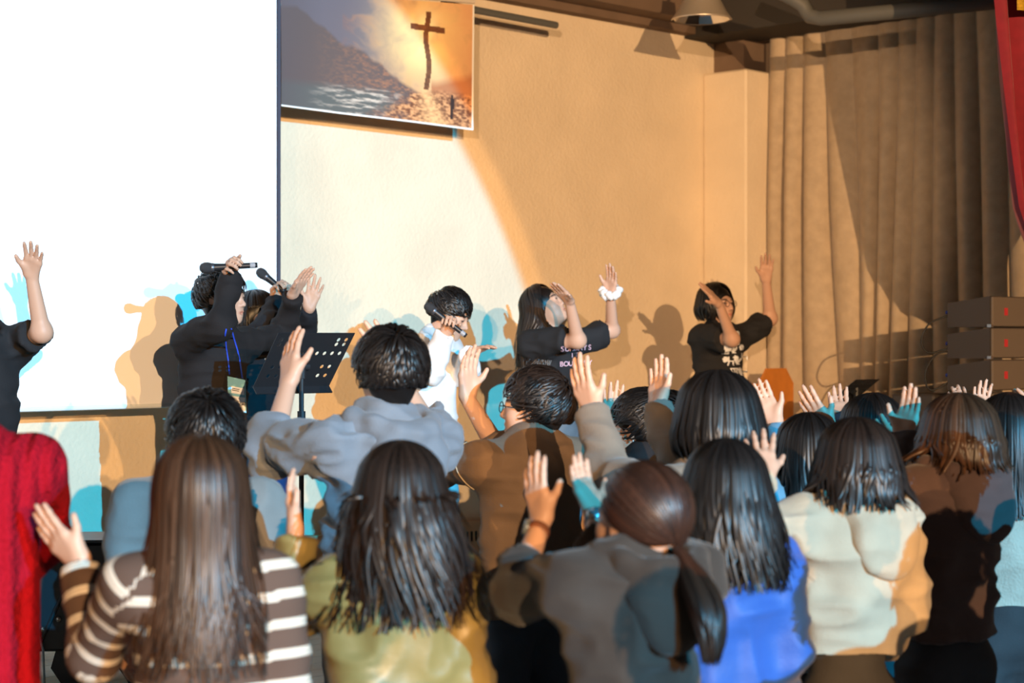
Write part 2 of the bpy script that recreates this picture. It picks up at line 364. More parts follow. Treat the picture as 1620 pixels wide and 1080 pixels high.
# wooden lectern chair back near the curtain, music stands, floor case
wd_m = mat('chair_wood', srgb(196, 120, 48), .5, vary=.15, vscale=8)
lc = on_wall(1206, 640, .62); lb = np.array([lc[0], lc[1], STAGE_Z]); lr = empty('wooden_lectern', lb)
lt = EYE-(582-540)/F*lc[1]-STAGE_Z
poly = [lb-U*.18+UP*0, lb+U*.18, lb+U*.18+UP*(lt-.1), lb+U*.1+UP*lt, lb-U*.1+UP*lt, lb-U*.18+UP*(lt-.1)]
MB().prism([p+N*.1 for p in poly], N*.02).build('front_panel', wd_m, lr)
for sg in (-1, 1): MB().box(lb+U*sg*.17+N*0+UP*(lt-.1)/2, (.01, .1, (lt-.1)/2)).build('side_panel', wd_m, lr)
MB().box(lb+UP*(lt-.12), (.16, .1, .01)).build('shelf', wd_m, lr)
tag(lr, 'orange-brown wooden lectern standing against the wall beside the curtain', 'lectern')
m_st = mat('stand_black', srgb(34, 36, 40), .45)
def music_stand(ctr, tilt, w, h, label, holes, yaw_ax):
    base = np.array([ctr[0], ctr[1], STAGE_Z]); r = empty('music_stand', base)
    a0 = unit(yaw_ax); back = unit(np.cross(a0, UP)); up = unit(UP*math.cos(tilt)+back*math.sin(tilt)); nrm = np.cross(a0, up)
    # tray is a real perforated plate: a grid of cells with round-ish holes left out
    nx, ny = 20, 12; V = []; Fc = []
    hs = set(holes)
    for j in range(ny+1):
        for i in range(nx+1): V.append(ctr+a0*w*(i/nx-.5)+up*h*(j/ny-.5))
    for j in range(ny):
        for i in range(nx):
            q = (j*(nx+1)+i, j*(nx+1)+i+1, (j+1)*(nx+1)+i+1, (j+1)*(nx+1)+i)
            if (i, j) in hs:
                k = len(V); c = ctr+a0*w*((i+.5)/nx-.5)+up*h*((j+.5)/ny-.5); rx, ry = w/nx*.46, h/ny*.46
                for t in range(8):
                    an = t*math.pi/4+math.pi/8-math.pi*.75-math.pi/8; V.append(c+a0*rx*math.cos(an)+up*ry*math.sin(an))
                mids = []
                for t in range(4):
                    A = q[t]; B = q[(t+1) % 4]
                    Fc.append((A, B, k+(2*t+2) % 8, k+2*t+1)); Fc.append((A, k+2*t+1, k+2*t))
            else: Fc.append(q)
    o = MB().add(V, Fc).build('tray', m_st, r)
    sm = o.modifiers.new('thick', 'SOLIDIFY'); sm.thickness = .003
    MB().box(ctr+up*(-h/2)+nrm*.02, (w/2, .022, .003), (a0, nrm, up)).build('ledge', m_st, r)
    MB().tube([ctr-a0*w/2+up*.0+nrm*-.006, ctr+a0*w/2-nrm*.006], .004).build('crease', mat('edge_grey', srgb(140, 140, 140), .4), r)
    MB().tube([ctr-UP*.02+nrm*-.03, ctr-UP*.10-nrm*.03], .02, 12).build('clamp', m_st, r)
    MB().tube([ctr-nrm*.03-UP*.05-a0*.035, ctr-nrm*.03-UP*.05+a0*.035], .016, 12).build('knob', m_st, r)
    pb = ctr-nrm*.03
    MB().tube([pb-UP*.08, np.array([pb[0], pb[1], STAGE_Z+.12])], .011, 10).build('pole', m_st, r)
    MB().tube([pb-UP*.24, pb-UP*.34], .018, 10).build('collar', m_st, r)
    for k in range(3):
        an = k*2.094+.5; MB().tube([np.array([pb[0], pb[1], STAGE_Z+.25]), np.array([pb[0]+.28*math.cos(an), pb[1]+.28*math.sin(an), STAGE_Z+.012])], .009).build('leg', m_st, r)
    return tag(r, label, 'music stand')
hl = [(i, j) for j in (2, 4) for i in (2, 4, 15, 17)]+[(i, 7) for i in range(6, 19, 2)]+[(i, j) for j in (9, 10) for i in (16, 18)]+[(i, j) for j in (9, 10) for i in (1, 3)]
music_stand(P(481, 569, 8.0), .75, .375, .315, 'black perforated music stand beside the singer with the name badge', hl, (.8, .6, 0))
music_stand(P(1358, 612, 10.9), 1.0, .20, .17, 'small black music stand in front of the grey curtain', [(i, j) for j in (2, 4, 6, 8, 10) for i in range(2, 19, 2)], (.8, .6, 0))
kb = np.array([*P(120, 1000, 7.6)[:2], STAGE_Z]); kr = empty('equipment_case', kb)
zt = EYE-(852-540)/F*7.6; hh = zt-STAGE_Z
pa = (np.array([1., .05, 0]), np.array([-.05, 1., 0]), UP)
m_case = mat('case_black', srgb(30, 33, 38), .4, bump=.1)
MB().box(kb+UP*(.13+(hh-.13)/2), (.34, .16, (hh-.13)/2), pa, bev=.012).build('body', m_case, kr)
MB().box(kb+UP*(zt-STAGE_Z+.006), (.35, .17, .006), pa, bev=.003).build('lid', mat('case_lid', srgb(46, 50, 56), .35), kr)
MB().tube([kb+np.array([.06, -.165, hh-.04]), kb+np.array([-.10, -.165, .17])], .008).build('strut', m_case, kr)
for x, z in ((-.14, .22), (-.03, .26), (.06, .38), (-.09, .22)): MB().lathe([(0, 0), (.01, .002), (.011, .008), (0, .012)], kb+np.array([x, -.162, z]), 10, (np.array([1., 0, 0]), UP, np.array([0, -1., 0]))).build('rivet', m_steel, kr, smooth=True)
for x in (-.25, -.0, .27):
    MB().prism([kb+np.array([x-.05, -.13, .13]), kb+np.array([x-.07, -.13, .06]), kb+np.array([x-.03, -.13, .0]), kb+np.array([x+.06, -.13, .0]), kb+np.array([x+.07, -.13, .13])], np.array([0, .05, 0])).build('foot_bracket', m_case, kr)
MB().tube([kb+np.array([-.14, -.18, .21]), kb+np.array([-.10, -.185, .19]), kb+np.array([-.085, -.19, .14]), kb+np.array([-.08, -.19, .01])], .005).build('cable', mat('cable_grey', srgb(110, 130, 140), .4), kr)
tag(kr, 'black equipment case on the stage between the red sweater and the striped one', 'case')
def text_mesh(s, size, c, ax, ay, nrm, depth=.0008):
    cu_ = bpy.data.curves.new('lettering', 'FONT'); cu_.body = s; cu_.size = 1; cu_.align_x = 'CENTER'; cu_.align_y = 'CENTER'; cu_.resolution_u = 3
    o = bpy.data.objects.new('tmp', cu_); COL.objects.link(o); bpy.context.view_layer.update()
    me = bpy.data.meshes.new_from_object(o.evaluated_get(bpy.context.evaluated_depsgraph_get())); bpy.data.objects.remove(o)
    V = np.array([v.co[:] for v in me.vertices]).reshape(-1, 3); Fc = [tuple(p.vertices) for p in me.polygons]
    return (np.array(c)[None]+size*(V[:, :1]*np.array(ax)[None]+V[:, 1:2]*np.array(ay)[None])+np.array(nrm)[None]*depth, Fc)
X1 = np.array([1., 0, 0]); YM = np.array([0, -1., 0])
V, Fc = text_mesh('CE', .055, kb+np.array([-.135, -.166, hh-.11]), X1, UP, YM)
obj('lettering', mesh_from('lettering', V, Fc, False), mat('letter_white', (.85, .85, .85), .6), kr)

# ------------------------------------------------------------------ implicit-surface modelling (for bodies, clothes and hair)
class Prim:
    def __init__(s, fn, lo, hi, k=.02, op=1): s.fn, s.lo, s.hi, s.k, s.op = fn, np.array(lo), np.array(hi), k, op
def cone(a, b, ra, rb, k=.02, op=1, flat=False, flat0=False, f=None, fl=1.0):
    """tapered limb from a to b; f/fl flatten it along the axis f"""
    a = np.array(a, float); b = np.array(b, float); d = b-a; L2 = float(d@d)+1e-12; dh = d/math.sqrt(L2)
    g = None if f is None else np.array(f, float)
    if g is not None:
        d2 = d+g*((1/fl-1)*(d@g)); L2 = float(d2@d2)
    else: d2 = d
    def fn(x, y, z):
        px, py, pz = x-a[0], y-a[1], z-a[2]
        flatv = (px-d[0])*dh[0]+(py-d[1])*dh[1]+(pz-d[2])*dh[2] if flat else None
        flat0v = -(px*dh[0]+py*dh[1]+pz*dh[2]) if flat0 else None
        if g is not None:
            e = (1/fl-1)*(px*g[0]+py*g[1]+pz*g[2]); px, py, pz = px+g[0]*e, py+g[1]*e, pz+g[2]*e
        t = np.clip((px*d2[0]+py*d2[1]+pz*d2[2])/L2, 0, 1)
        r = np.sqrt((px-t*d2[0])**2+(py-t*d2[1])**2+(pz-t*d2[2])**2)-(ra+(rb-ra)*t)
        if g is not None: r = r*(.5+.5*fl)
        if flat: r = np.maximum(r, flatv)
        if flat0: r = np.maximum(r, flat0v)
        return r
    m = max(ra, rb); return Prim(fn, np.minimum(a, b)-m, np.maximum(a, b)+m, k, op)
def ell(c, rad, R=None, k=.02, op=1):
    c = np.array(c, float); R = np.eye(3) if R is None else R; rad = np.array(rad, float)
    def fn(x, y, z):
        px, py, pz = x-c[0], y-c[1], z-c[2]
        q = [(px*R[0, i]+py*R[1, i]+pz*R[2, i])/rad[i] for i in range(3)]
        k0 = np.sqrt(q[0]**2+q[1]**2+q[2]**2)+1e-9; k1 = np.sqrt((q[0]/rad[0])**2+(q[1]/rad[1])**2+(q[2]/rad[2])**2)+1e-9
        return k0*(k0-1)/k1
    ext = np.sqrt(((R*rad[None])**2).sum(1)); return Prim(fn, c-ext, c+ext, k, op)
def smin(a, b, k):
    h = np.clip(.5+.5*(b-a)/k, 0, 1); return b*(1-h)+a*h-k*h*(1-h)
def combine(D, d, p):
    if p.op == 1: return smin(D, d, p.k) if p.k > 0 else np.minimum(D, d)
    return -smin(-D, d, max(p.k, 1e-4))
def sdf_at(prims, pts):
    D = np.full(len(pts), 9.0)
    for p in prims: D = combine(D, p.fn(pts[:, 0], pts[:, 1], pts[:, 2]), p)
    return D
def grid_of(prims, vox, groups=None):
    pos = [p for p in prims+[q for g in (groups or []) for q in g] if p.op == 1]
    lo = np.min([p.lo for p in pos], 0)-3*vox; hi = np.max([p.hi for p in pos], 0)+3*vox
    n = np.ceil((hi-lo)/vox).astype(int)+1; D = np.full(n, 9.0, np.float32)
    ax = [lo[i]+np.arange(n[i])*vox for i in range(3)]
    def add(D, p):
        m = p.k+3*vox; i0 = np.clip(np.floor((p.lo-m-lo)/vox).astype(int), 0, n); i1 = np.clip(np.ceil((p.hi+m-lo)/vox).astype(int)+1, 0, n)
        if (i1 <= i0).any(): return
        s = tuple(slice(i0[i], i1[i]) for i in range(3))
        d = p.fn(ax[0][s[0]][:, None, None], ax[1][s[1]][None, :, None], ax[2][s[2]][None, None, :]); D[s] = combine(D[s], d, p)
    for p in prims: add(D, p)
    if groups:           # each group is blended with the whole on its own, so that fingers stay apart
        base = D.copy()
        for g in groups:
            E = base.copy()
            for p in g: add(E, p)
            D = np.minimum(D, E)
    return D, lo
def nets(D, lo, vox):
    nx, ny, nz = D.shape; S = np.zeros((nx-1, ny-1, nz-1, 3), np.float32); C = np.zeros((nx-1, ny-1, nz-1), np.float32); quads = []
    ins = D < 0; edges = []
    for a in range(3):
        sl0 = [slice(None)]*3; sl1 = [slice(None)]*3; sl0[a] = slice(0, -1); sl1[a] = slice(1, None)
        A, B = D[tuple(sl0)], D[tuple(sl1)]; cr = ins[tuple(sl0)] != ins[tuple(sl1)]
        idx = np.argwhere(cr); t = (A[cr]/(A[cr]-B[cr])).astype(np.float32); pos = idx.astype(np.float32); pos[:, a] += t
        b, c = (a+1) % 3, (a+2) % 3
        ok = (idx[:, b] > 0) & (idx[:, c] > 0) & (idx[:, b] < D.shape[b]-1) & (idx[:, c] < D.shape[c]-1)
        idx = idx[ok]; pos = pos[ok]; edges.append((a, idx, ins[tuple(sl0)][cr][ok]))
        for db in (0, 1):
            for dc in (0, 1):
                j = idx.copy(); j[:, b] -= db; j[:, c] -= dc
                np.add.at(S, (j[:, 0], j[:, 1], j[:, 2]), pos); np.add.at(C, (j[:, 0], j[:, 1], j[:, 2]), 1)
    act = C > 0; vid = np.full(C.shape, -1, np.int64); vid[act] = np.arange(int(act.sum())); V = S[act]/C[act][:, None]
    for a, idx, inside in edges:
        b, c = (a+1) % 3, (a+2) % 3; q = []
        for db, dc in ((1, 1), (0, 1), (0, 0), (1, 0)):
            j = idx.copy(); j[:, b] -= db; j[:, c] -= dc; q.append(vid[j[:, 0], j[:, 1], j[:, 2]])
        q = np.stack(q, 1); q[~inside] = q[~inside][:, ::-1]; quads.append(q)
    return V*vox+lo[None], np.concatenate(quads)
def blob(prims, vox, groups=None):
    D, lo = grid_of(prims, vox, groups); return nets(D, lo, vox)
def vert_normals(V, Q):
    n = np.cross(V[Q[:, 2]]-V[Q[:, 0]], V[Q[:, 3]]-V[Q[:, 1]]); out = np.zeros_like(V)
    for i in range(4): np.add.at(out, Q[:, i], n)
    return out/(np.linalg.norm(out, axis=1, keepdims=True)+1e-9)
def folds(V, Q, amp, seed, sc=8.0):
    n = vert_normals(V, Q); w = V+.05*np.stack([vnoise(V*5, seed), vnoise(V*5, seed+1), vnoise(V*5, seed+2)], 1)
    r1 = 1-np.abs(2*vnoise(w*np.array([sc, sc, sc*1.5]), seed+3)-1)*2.2; r2 = 1-np.abs(2*vnoise(w*np.array([sc*1.3, sc*1.3, sc*3.0]), seed+4)-1)*2.2
    return (V+n*(amp*(r1+.7*r2-.6))[:, None]).astype(np.float32)
def join(parts):
    Vs, Qs, Cs, k = [], [], [], 0
    for V, Q, C in parts: Vs.append(V); Qs.append(Q+k); Cs.append(C); k += len(V)
    return np.concatenate(Vs), np.concatenate(Qs), np.concatenate(Cs)

def rot(yaw, pitch=0, roll=0):
    """columns: right, forward, up.  yaw 0 looks away from the camera, 90 to the left, 180 at the camera"""
    y, p, r = map(math.radians, (yaw, pitch, roll))
    Rz = np.array([[math.cos(y), -math.sin(y), 0], [math.sin(y), math.cos(y), 0], [0, 0, 1]])
    Rx = np.array([[1, 0, 0], [0, math.cos(p), -math.sin(p)], [0, math.sin(p), math.cos(p)]])
    Ry = np.array([[math.cos(r), 0, math.sin(r)], [0, 1, 0], [-math.sin(r), 0, math.cos(r)]])
    return Rz@Rx@Ry
def reach(A, px, py, L, sg):
    """the point on the pixel's ray at distance L from A (far or near crossing); the nearest direction if the ray passes too far"""
    d = P(px, py, 1.0)-np.array([0, 0, EYE]); o = np.array([0, 0, EYE])-A
    a = d@d; b = d@o; c = o@o-L*L; disc = b*b-a*c
    if disc <= 0:
        q = np.array([0, 0, EYE])+d*(-b/a); return A+unit(q-A)*L
    return np.array([0, 0, EYE])+d*((-b+sg*math.sqrt(disc))/a)

def hand_prims(W, u, n, right, s, curl, spread, elbow):
    """palm with four unequal, bent fingers and a thumb on its side"""
    u = unit(u); n = unit(n-u*(n@u)); th = np.cross(u, n)*(1 if right else -1)
    base = [cone(elbow, W, .040*s, .0265*s, .02, f=n, fl=.9)]
    kn = [(.030, .088), (.010, .094), (-.010, .090), (-.029, .081)]                   # index .. little: across (thumb side +), along
    for x, l in kn: base.append(cone(W+th*x*.55*s+u*.008*s, W+th*x*s+u*(l-.008)*s, .0135*s, .0115*s, .016))
    base.append(cone(W+th*.020*s+u*.015*s+n*.006*s, W+th*.034*s+u*.05*s+n*.008*s, .016*s, .014*s, .016))      # ball of the thumb
    fingers = []
    for i, ((x, l), seg) in enumerate(zip(kn, ((.040, .026, .020), (.045, .029, .021), (.042, .027, .021), (.032, .020, .018)))):
        p = W+th*x*s+u*(l-.006)*s; sp = (1.5-i)*spread; d = unit(u+th*sp); ang = 0; g = []; r = (.0100, .0104, .0099, .0088)[i]*s
        c = curl if np.isscalar(curl) else curl[i]
        for j, L in enumerate(seg):
            ang += c*(.7, 1.0, .8)[j]; dd = unit(d*math.cos(ang)+n*math.sin(ang)); q = p+dd*L*s
            g.append(cone(p, q, r*(1-.08*j), r*(.92-.1*j), .004 if j else .010)); p = q
        fingers.append(g)
    c0 = curl if np.isscalar(curl) else curl[4]
    p = W+th*.032*s+u*.042*s+n*.008*s; d = unit(u*.72+th*.62+n*.25); q = p+d*.040*s; d2 = unit(d+u*.35+n*c0*.5-th*.1-th*c0*.5); e = q+d2*.030*s
    fingers.append([cone(p, q, .0125*s, .0105*s, .012), cone(q, e, .0105*s, .0082*s, .004)])
    return base, fingers

SKINS = {}
def head_prims(Hc, R, hs, mouth=0.0):
    def L(*v): return Hc+R@(np.array(v)*hs)
    S = hs; pr = [ell(L(0, -.015, .03), np.array([.076, .096, .09])*S, R, .02), ell(L(0, .03, -.03), np.array([.064, .066, .085])*S, R, .03*S),
        ell(L(0, .035, -.068), np.array([.050, .050, .044])*S, R, .03*S), ell(L(0, .074, -.096), np.array([.018, .016, .015])*S, R, .022*S)]
    for q in (-1, 1):
        pr += [ell(L(q*.042, .058, -.022), np.array([.022]*3)*S, R, .03*S), ell(L(q*.031, .104, .006), np.array([.016, .014, .011])*S, R, .014*S, -1),
               ell(L(q*.031, .083, .004), np.array([.015, .013, .010])*S, R, .004*S)]
    pr += [cone(L(-.03, .083, .024), L(.03, .083, .024), .012*S, .012*S, .02*S), cone(L(0, .092, .014), L(0, .112, -.028), .0065*S, .0105*S, .012*S)]
    for q in (-1, 1): pr.append(ell(L(q*.012, .100, -.033), np.array([.008, .009, .007])*S, R, .008*S))
    pr += [ell(L(0, .094, -.057), np.array([.021, .010, .006])*S, R, .006*S), ell(L(0, .091, -.070-mouth*.01), np.array([.018, .011, .0065])*S, R, .006*S)]
    pr.append(ell(L(0, .102, -.0635-mouth*.005), np.array([.016, .014, .0022+.008*mouth])*S, R, .003*S, -1))
    for q in (-1, 1):
        pr += [ell(L(q*.079, -.010, -.004), np.array([.008, .019, .031])*S, R@rot(q*-18), .008*S), ell(L(q*.090, -.004, .0), np.array([.008, .011, .018])*S, R, .006*S, -1)]
    return pr
def head_colors(V, Hc, R, hs, dark, base):
    q = ((V-Hc[None])@R)/hs; C = np.tile(np.array(base)[None], (len(V), 1)); fr = q[:, 1] > .055
    def blendc(c, t): 
        nonlocal C
        t = np.clip(t, 0, 1)[:, None]; C = C*(1-t)+np.array(c)[None]*t
    ax = np.abs(q[:, 0])
    blendc(np.array(base)*np.array([.95, .62, .6]), 1.6*np.exp(-((q[:, 0]/.02)**2+((q[:, 2]+.063)/.010)**2))*fr-.3)
    blendc(np.array(base)*np.array([1, .82, .8]), .5*np.exp(-(((ax-.045)/.02)**2+((q[:, 2]+.03)/.02)**2))*fr)
    blendc(dark, 1.8*np.exp(-(((ax-.032)/.017)**4+((q[:, 2]-.027-.1*(ax-.03)*0)/.0055)**2))*fr-.25)
    blendc(dark, 2.2*np.exp(-(((ax-.031)/.0125)**4+((q[:, 2]-.004)/.0042)**2))*fr-.3)
    return C

# ------------------------------------------------------------------ hair
def ribbons(paths, nrm, width, lift=.25):
    n, m, _ = paths.shape; T = np.gradient(paths, axis=1); T /= np.linalg.norm(T, axis=2, keepdims=True)+1e-9
    side = np.cross(T, nrm); side /= np.linalg.norm(side, axis=2, keepdims=True)+1e-9; out = np.cross(side, T)
    w = width[..., None]; V = np.stack([paths-side*w*.5, paths+out*w*lift, paths+side*w*.5], 2)
    idx = np.arange(n*m*3).reshape(n, m, 3); Q = []
    for c in (0, 1): Q.append(np.stack([idx[:, :-1, c], idx[:, :-1, c+1], idx[:, 1:, c+1], idx[:, 1:, c]], 3-1).reshape(-1, 4))
    return V.reshape(-1, 3), np.concatenate(Q)
def slerp(a, b, t):
    om = np.arccos(np.clip((a*b).sum(-1), -1, 1))[..., None]; so = np.sin(om)+1e-6
    return (np.sin((1-t)*om)*a+np.sin(t*om)*b)/so
def hair_mesh(Hc, R, hs, h, push, seed):
    rg = np.random.default_rng(seed); style = h['style']; vol = h.get('vol', .014); n = h.get('n', 420); parts = []
    ctr = np.array([0, -.014, .03]); E = np.array([.079, .099, .093])+vol
    def toW(q): return Hc+(q*hs)@R.T
    def fold_dir(phi, el): return np.stack([np.cos(el)*np.sin(phi), np.cos(el)*np.cos(phi), np.sin(el)], -1)
    base = []; face_lo = h.get('face', (.064, .1, .095)); fc = h.get('facec', (0, .125, -.035)); vb = h.get('vox', .009)
    cap = [ell(toW(ctr), (E-.010)*hs, R, 0)]
    if style == 'short':
        cut = [ell(toW(np.array(fc)), np.array(face_lo)*hs, R, .01, -1), ell(toW(np.array([0, .03, -.162])), np.array([.15, .17, .075])*hs, R, .015, -1)]
        for q in (-1, 1): cut.append(ell(toW(np.array([q*.088, .004, -.02])), np.array([.03, .03, .045])*hs, R, .01, -1))
        V, Q = blob(cap+cut+[ell(toW(np.array([0, -.044, -.050])), np.array([.052, .036, .056])*hs, R, .03)], vb); parts.append((V, Q, np.full((len(V), 1), .45)))
        W = unit(np.array(h.get('whorl', (.1, -.75, .66)))); m = 8
        phi = rg.uniform(-np.pi, np.pi, n*3); el = np.arcsin(rg.uniform(-.25, 1, n*3)); d0 = fold_dir(phi, el)
        lim = np.where(np.abs(phi) < 1.0, h.get('fringe', .22), np.where(np.abs(phi) < 1.9, .02, -.28)); ok = el > lim+.02; d0 = d0[ok][:n]; phi = phi[ok][:n]
        away = unit_rows(d0-(d0@W)[:, None]*W[None]*1.0); ln = rg.uniform(.45, .85, len(d0))*h.get('len', 1.0)
        tgt = unit_rows(d0*np.cos(ln)[:, None]+unit_rows(away-(away*d0).sum(1, keepdims=True)*d0+rg.normal(0, .16, d0.shape))*np.sin(ln)[:, None])
        t = np.linspace(0, 1, m)[None, :, None]; D = slerp(np.repeat(d0[:, None], m, 1), np.repeat(tgt[:, None], m, 1), t); D /= np.linalg.norm(D, axis=2, keepdims=True)
        minz = np.where(np.abs(phi) < 1.0, h.get('fringe', .22)-.12, np.where(np.abs(phi) < 1.95, .02, -.5))[:, None]; D[..., 2] = np.maximum(D[..., 2], np.sin(minz)); 
        off = rg.uniform(-.002, .010, (len(d0), 1, 1))+.012*np.sin(np.pi*t*.8)*h.get('lift', 1.0)
        q = ctr+D*(E-.006+off); paths = toW(q); nr = (D/(E/.09))@R.T
        w = np.broadcast_to((.0085*hs*np.sin(np.pi*(.12+.84*t[..., 0]))**.7), paths.shape[:2])
        V, Q = ribbons(paths, nr, w); parts.append((V, Q, np.repeat(rg.uniform(.25, 1, len(paths)), m*3)[:, None]))
    else:
        tip = h['tip']; flare = h.get('flare', .0); wave = h.get('wave', 0.0); gap = h.get('gap', 1.05); m1, m2 = 9, 13
        def locks(phi, lay, tipz, jit):
            k = len(phi); el0 = rg.uniform(1.3, 1.56, k); t = np.linspace(0, 1, m1)[None]
            side = np.clip((np.abs(phi)-1.0)/1.2, 0, 1); front = np.abs(phi) < gap; el1 = np.where(front & bool(h.get('bangs')), .25, 0.0)
            el = el0[:, None]+(el1-el0)[:, None]*t; ph1 = np.where(front & (not h.get('bangs')), np.sign(phi)*(gap+.3*rg.uniform(0, 1, k)), phi); ph = phi[:, None]+(ph1-phi)[:, None]*np.clip(t*1.3, 0, 1)
            D = fold_dir(ph, el); q = ctr+D*(E+lay[:, None, None]-.004*(1-t[..., None])); A = toW(q); nA = (D/(E/.09))@R.T
            s = np.linspace(0, 1, m2+1)[1:][None]; p0 = A[:, -1]; drop = np.maximum(p0[:, 2]-tipz, .01); cw = toW(ctr[None])[0]
            h0 = p0-cw; h0[:, 2] = 0; hu = h0/(np.linalg.norm(h0, axis=1, keepdims=True)+1e-6)
            B = p0[:, None]-np.array([0, 0, 1.])[None, None]*(drop[:, None]*s)[..., None]+h0[:, None]*(flare*s**1.2)[..., None]
            bul = h.get('bulge', .012)*np.sin(np.pi*np.minimum(s*1.2, 1))**2; B = B+hu[:, None]*bul[..., None]
            tang = np.stack([-hu[:, 1], hu[:, 0], hu[:, 2]*0], 1)
            fq = rg.uniform(14, 24, k)[:, None]; p1 = rg.uniform(0, 6.28, k)[:, None]; wz = drop[:, None]*s
            am = wave*np.clip(wz/.12, 0, 1)
            B = B+tang[:, None]*(am*np.sin(fq*wz+p1)+jit*rg.normal(0, 1, (k, 1))*s)[..., None]+hu[:, None]*(am*.8*np.cos(fq*wz+p1))[..., None]
            if wave == 0: B = B-hu[:, None]*(h.get('tuck', .012)*np.clip((s-.75)*4, 0, 1)**2)[..., None]
            if push:
                for it in range(3):
                    f = B.reshape(-1, 3); d = sdf_at(push, f); e = .004
                    g = np.stack([sdf_at(push, f+np.eye(3)[i]*e)-d for i in range(3)], 1)/e
                    bad = np.clip(.006+lay.repeat(m2)-d, 0, .2); g[:, 2] *= .3; f = f+unit_rows(g)*bad[:, None]; B = f.reshape(B.shape)
                for it in range(5): B[:, 1:-1] = .25*B[:, :-2]+.5*B[:, 1:-1]+.25*B[:, 2:]
            nB = np.repeat(hu[:, None], m2, 1); AB = np.concatenate([A, B], 1); nAB = np.concatenate([nA, nB], 1); i0 = m1-3
            for it in range(6 if wave == 0 else 5):
                AB[:, i0:-1] = .25*AB[:, i0-1:-2]+.5*AB[:, i0:-1]+.25*AB[:, i0+1:]; nAB[:, i0:-1] = .25*nAB[:, i0-1:-2]+.5*nAB[:, i0:-1]+.25*nAB[:, i0+1:]
            return AB, nAB
        def pick(k):
            return rg.uniform(-np.pi, np.pi, k)
        if style == 'pony':
            T = unit(np.array(h.get('tie', (0, -.92, -.18)))); k = n
            phi = rg.uniform(-np.pi, np.pi, k); edge = np.where(np.abs(phi) < 1.0, rg.uniform(.55, 1.2, k), np.where(np.abs(phi) < 1.8, rg.uniform(.0, .9, k), rg.uniform(-.5, .6, k)))
            d0 = fold_dir(phi, edge); m = 11; t = np.linspace(0, 1, m)[None, :, None]
            D = slerp(np.repeat(d0[:, None], m, 1), np.broadcast_to(T, (k, m, 3)), t); q = ctr+D*(E-.004+rg.uniform(0, .007, (k, 1, 1))); paths = toW(q)
            w = np.broadcast_to(.011*hs*np.sin(np.pi*(.15+.75*t[..., 0])), paths.shape[:2])
            V, Q = ribbons(paths, (D/(E/.09))@R.T, w); parts.append((V, Q, np.repeat(rg.uniform(.3, 1, k), m*3)[:, None]))
            V, Q = blob(cap+[ell(toW(np.array(fc)), np.array(face_lo)*hs, R, .01, -1), ell(toW(np.array([0, .02, -.13])), np.array([.15, .16, .085])*hs, R, .015, -1)]+[ell(toW(np.array([q*.09, .01, -.03])), np.array([.03, .03, .05])*hs, R, .01, -1) for q in (-1, 1)], vb)
            parts.append((V, Q, np.full((len(V), 1), .45)))
            p0 = toW((ctr+T*(E+.012))[None])[0]; k = n//2; m = 14; s = np.linspace(0, 1, m)[None]; bk = -R[:, 1]; rt = R[:, 0]
            L = (p0[2]-h['tip'])*rg.uniform(.75, 1.05, k)[:, None]; an = rg.uniform(0, 6.28, k)[:, None]; rr = np.sqrt(rg.uniform(0, 1, k))[:, None]
            wid = .036*np.sin(np.pi*(.10+.72*s))*rr; B = p0[None, None]-UP[None, None]*(L*s)[..., None]+bk*(h.get('kick', .035)*np.sin(np.pi*np.minimum(s*.9, 1)*.62))[..., None]+rt*(wid*np.cos(an)+h.get('sway', .02)*s)[..., None]+bk*(wid*np.sin(an)*.8)[..., None]
            f = B.reshape(-1, 3)
            for it in range(3):
                d = sdf_at(push, f); g = np.stack([sdf_at(push, f+np.eye(3)[i]*.004)-d for i in range(3)], 1); f = f+unit_rows(g)*np.clip(.012-d, 0, .2)[:, None]
            B = f.reshape(B.shape); nn = bk*1.0+rt*np.cos(an)[..., None]*.8+np.zeros_like(B)
            V, Q = ribbons(B, nn, np.broadcast_to(.012*np.sin(np.pi*(.2+.72*s)), B.shape[:2])); parts.append((V, Q, np.repeat(rg.uniform(.3, 1, k), m*3)[:, None]))
        else:
            gphi = np.concatenate([np.linspace(gap+.12, np.pi, 11), -np.linspace(gap+.12, np.pi, 11)[:-1]])
            ga, _ = locks(gphi, np.full(len(gphi), -.028), np.full(len(gphi), tip+.05), 0)
            pr = list(cap)+[ell(toW(np.array(fc)), np.array(face_lo)*hs, R, .01, -1)]
            for g in ga:
                for i in range(m1-2, len(g)-1, 2):
                    j = min(i+2, len(g)-1); pr.append(cone(g[i], g[j], .021-.009*(i-m1)/m2, .021-.009*(j-m1)/m2, .02))
            V, Q = blob(pr, vb); parts.append((V, Q, np.full((len(V), 1), .4)))
            phi = pick(n); lay = rg.uniform(-.004, .010, len(phi))
            A, nA = locks(phi, lay, tip+np.abs(rg.normal(0, h.get('ragged', .025), len(phi))), .012)
            if h.get('bangs'):
                fr = np.abs(phi) < gap; A[fr, m1:] = A[fr, m1-1:m1]+(A[fr, m1-1:m1]-A[fr, m1-2:m1-1])*np.linspace(.05, h['bangs'], m2)[None, :, None]
            tt = np.linspace(0, 1, A.shape[1])[None]; w = np.broadcast_to(h.get('w', .012)*hs*np.sin(np.pi*(.10+.86*tt))**.6, A.shape[:2])
            V, Q = ribbons(A, nA, w); parts.append((V, Q, np.repeat(rg.uniform(.25, 1, len(A)), A.shape[1]*3)[:, None]))
    V, Q, C = join(parts); return V, Q, np.repeat(C, 3, 1)
def unit_rows(a): return a/(np.linalg.norm(a, axis=-1, keepdims=True)+1e-9)
def hair_mat(name, col):
    if name in MATS: return MATS[name]
    m = mat(name, col, .42, spec=.4, attr='Col'); b = m.node_tree.nodes['Principled BSDF']; b.inputs['Anisotropic'].default_value = .3
    return m

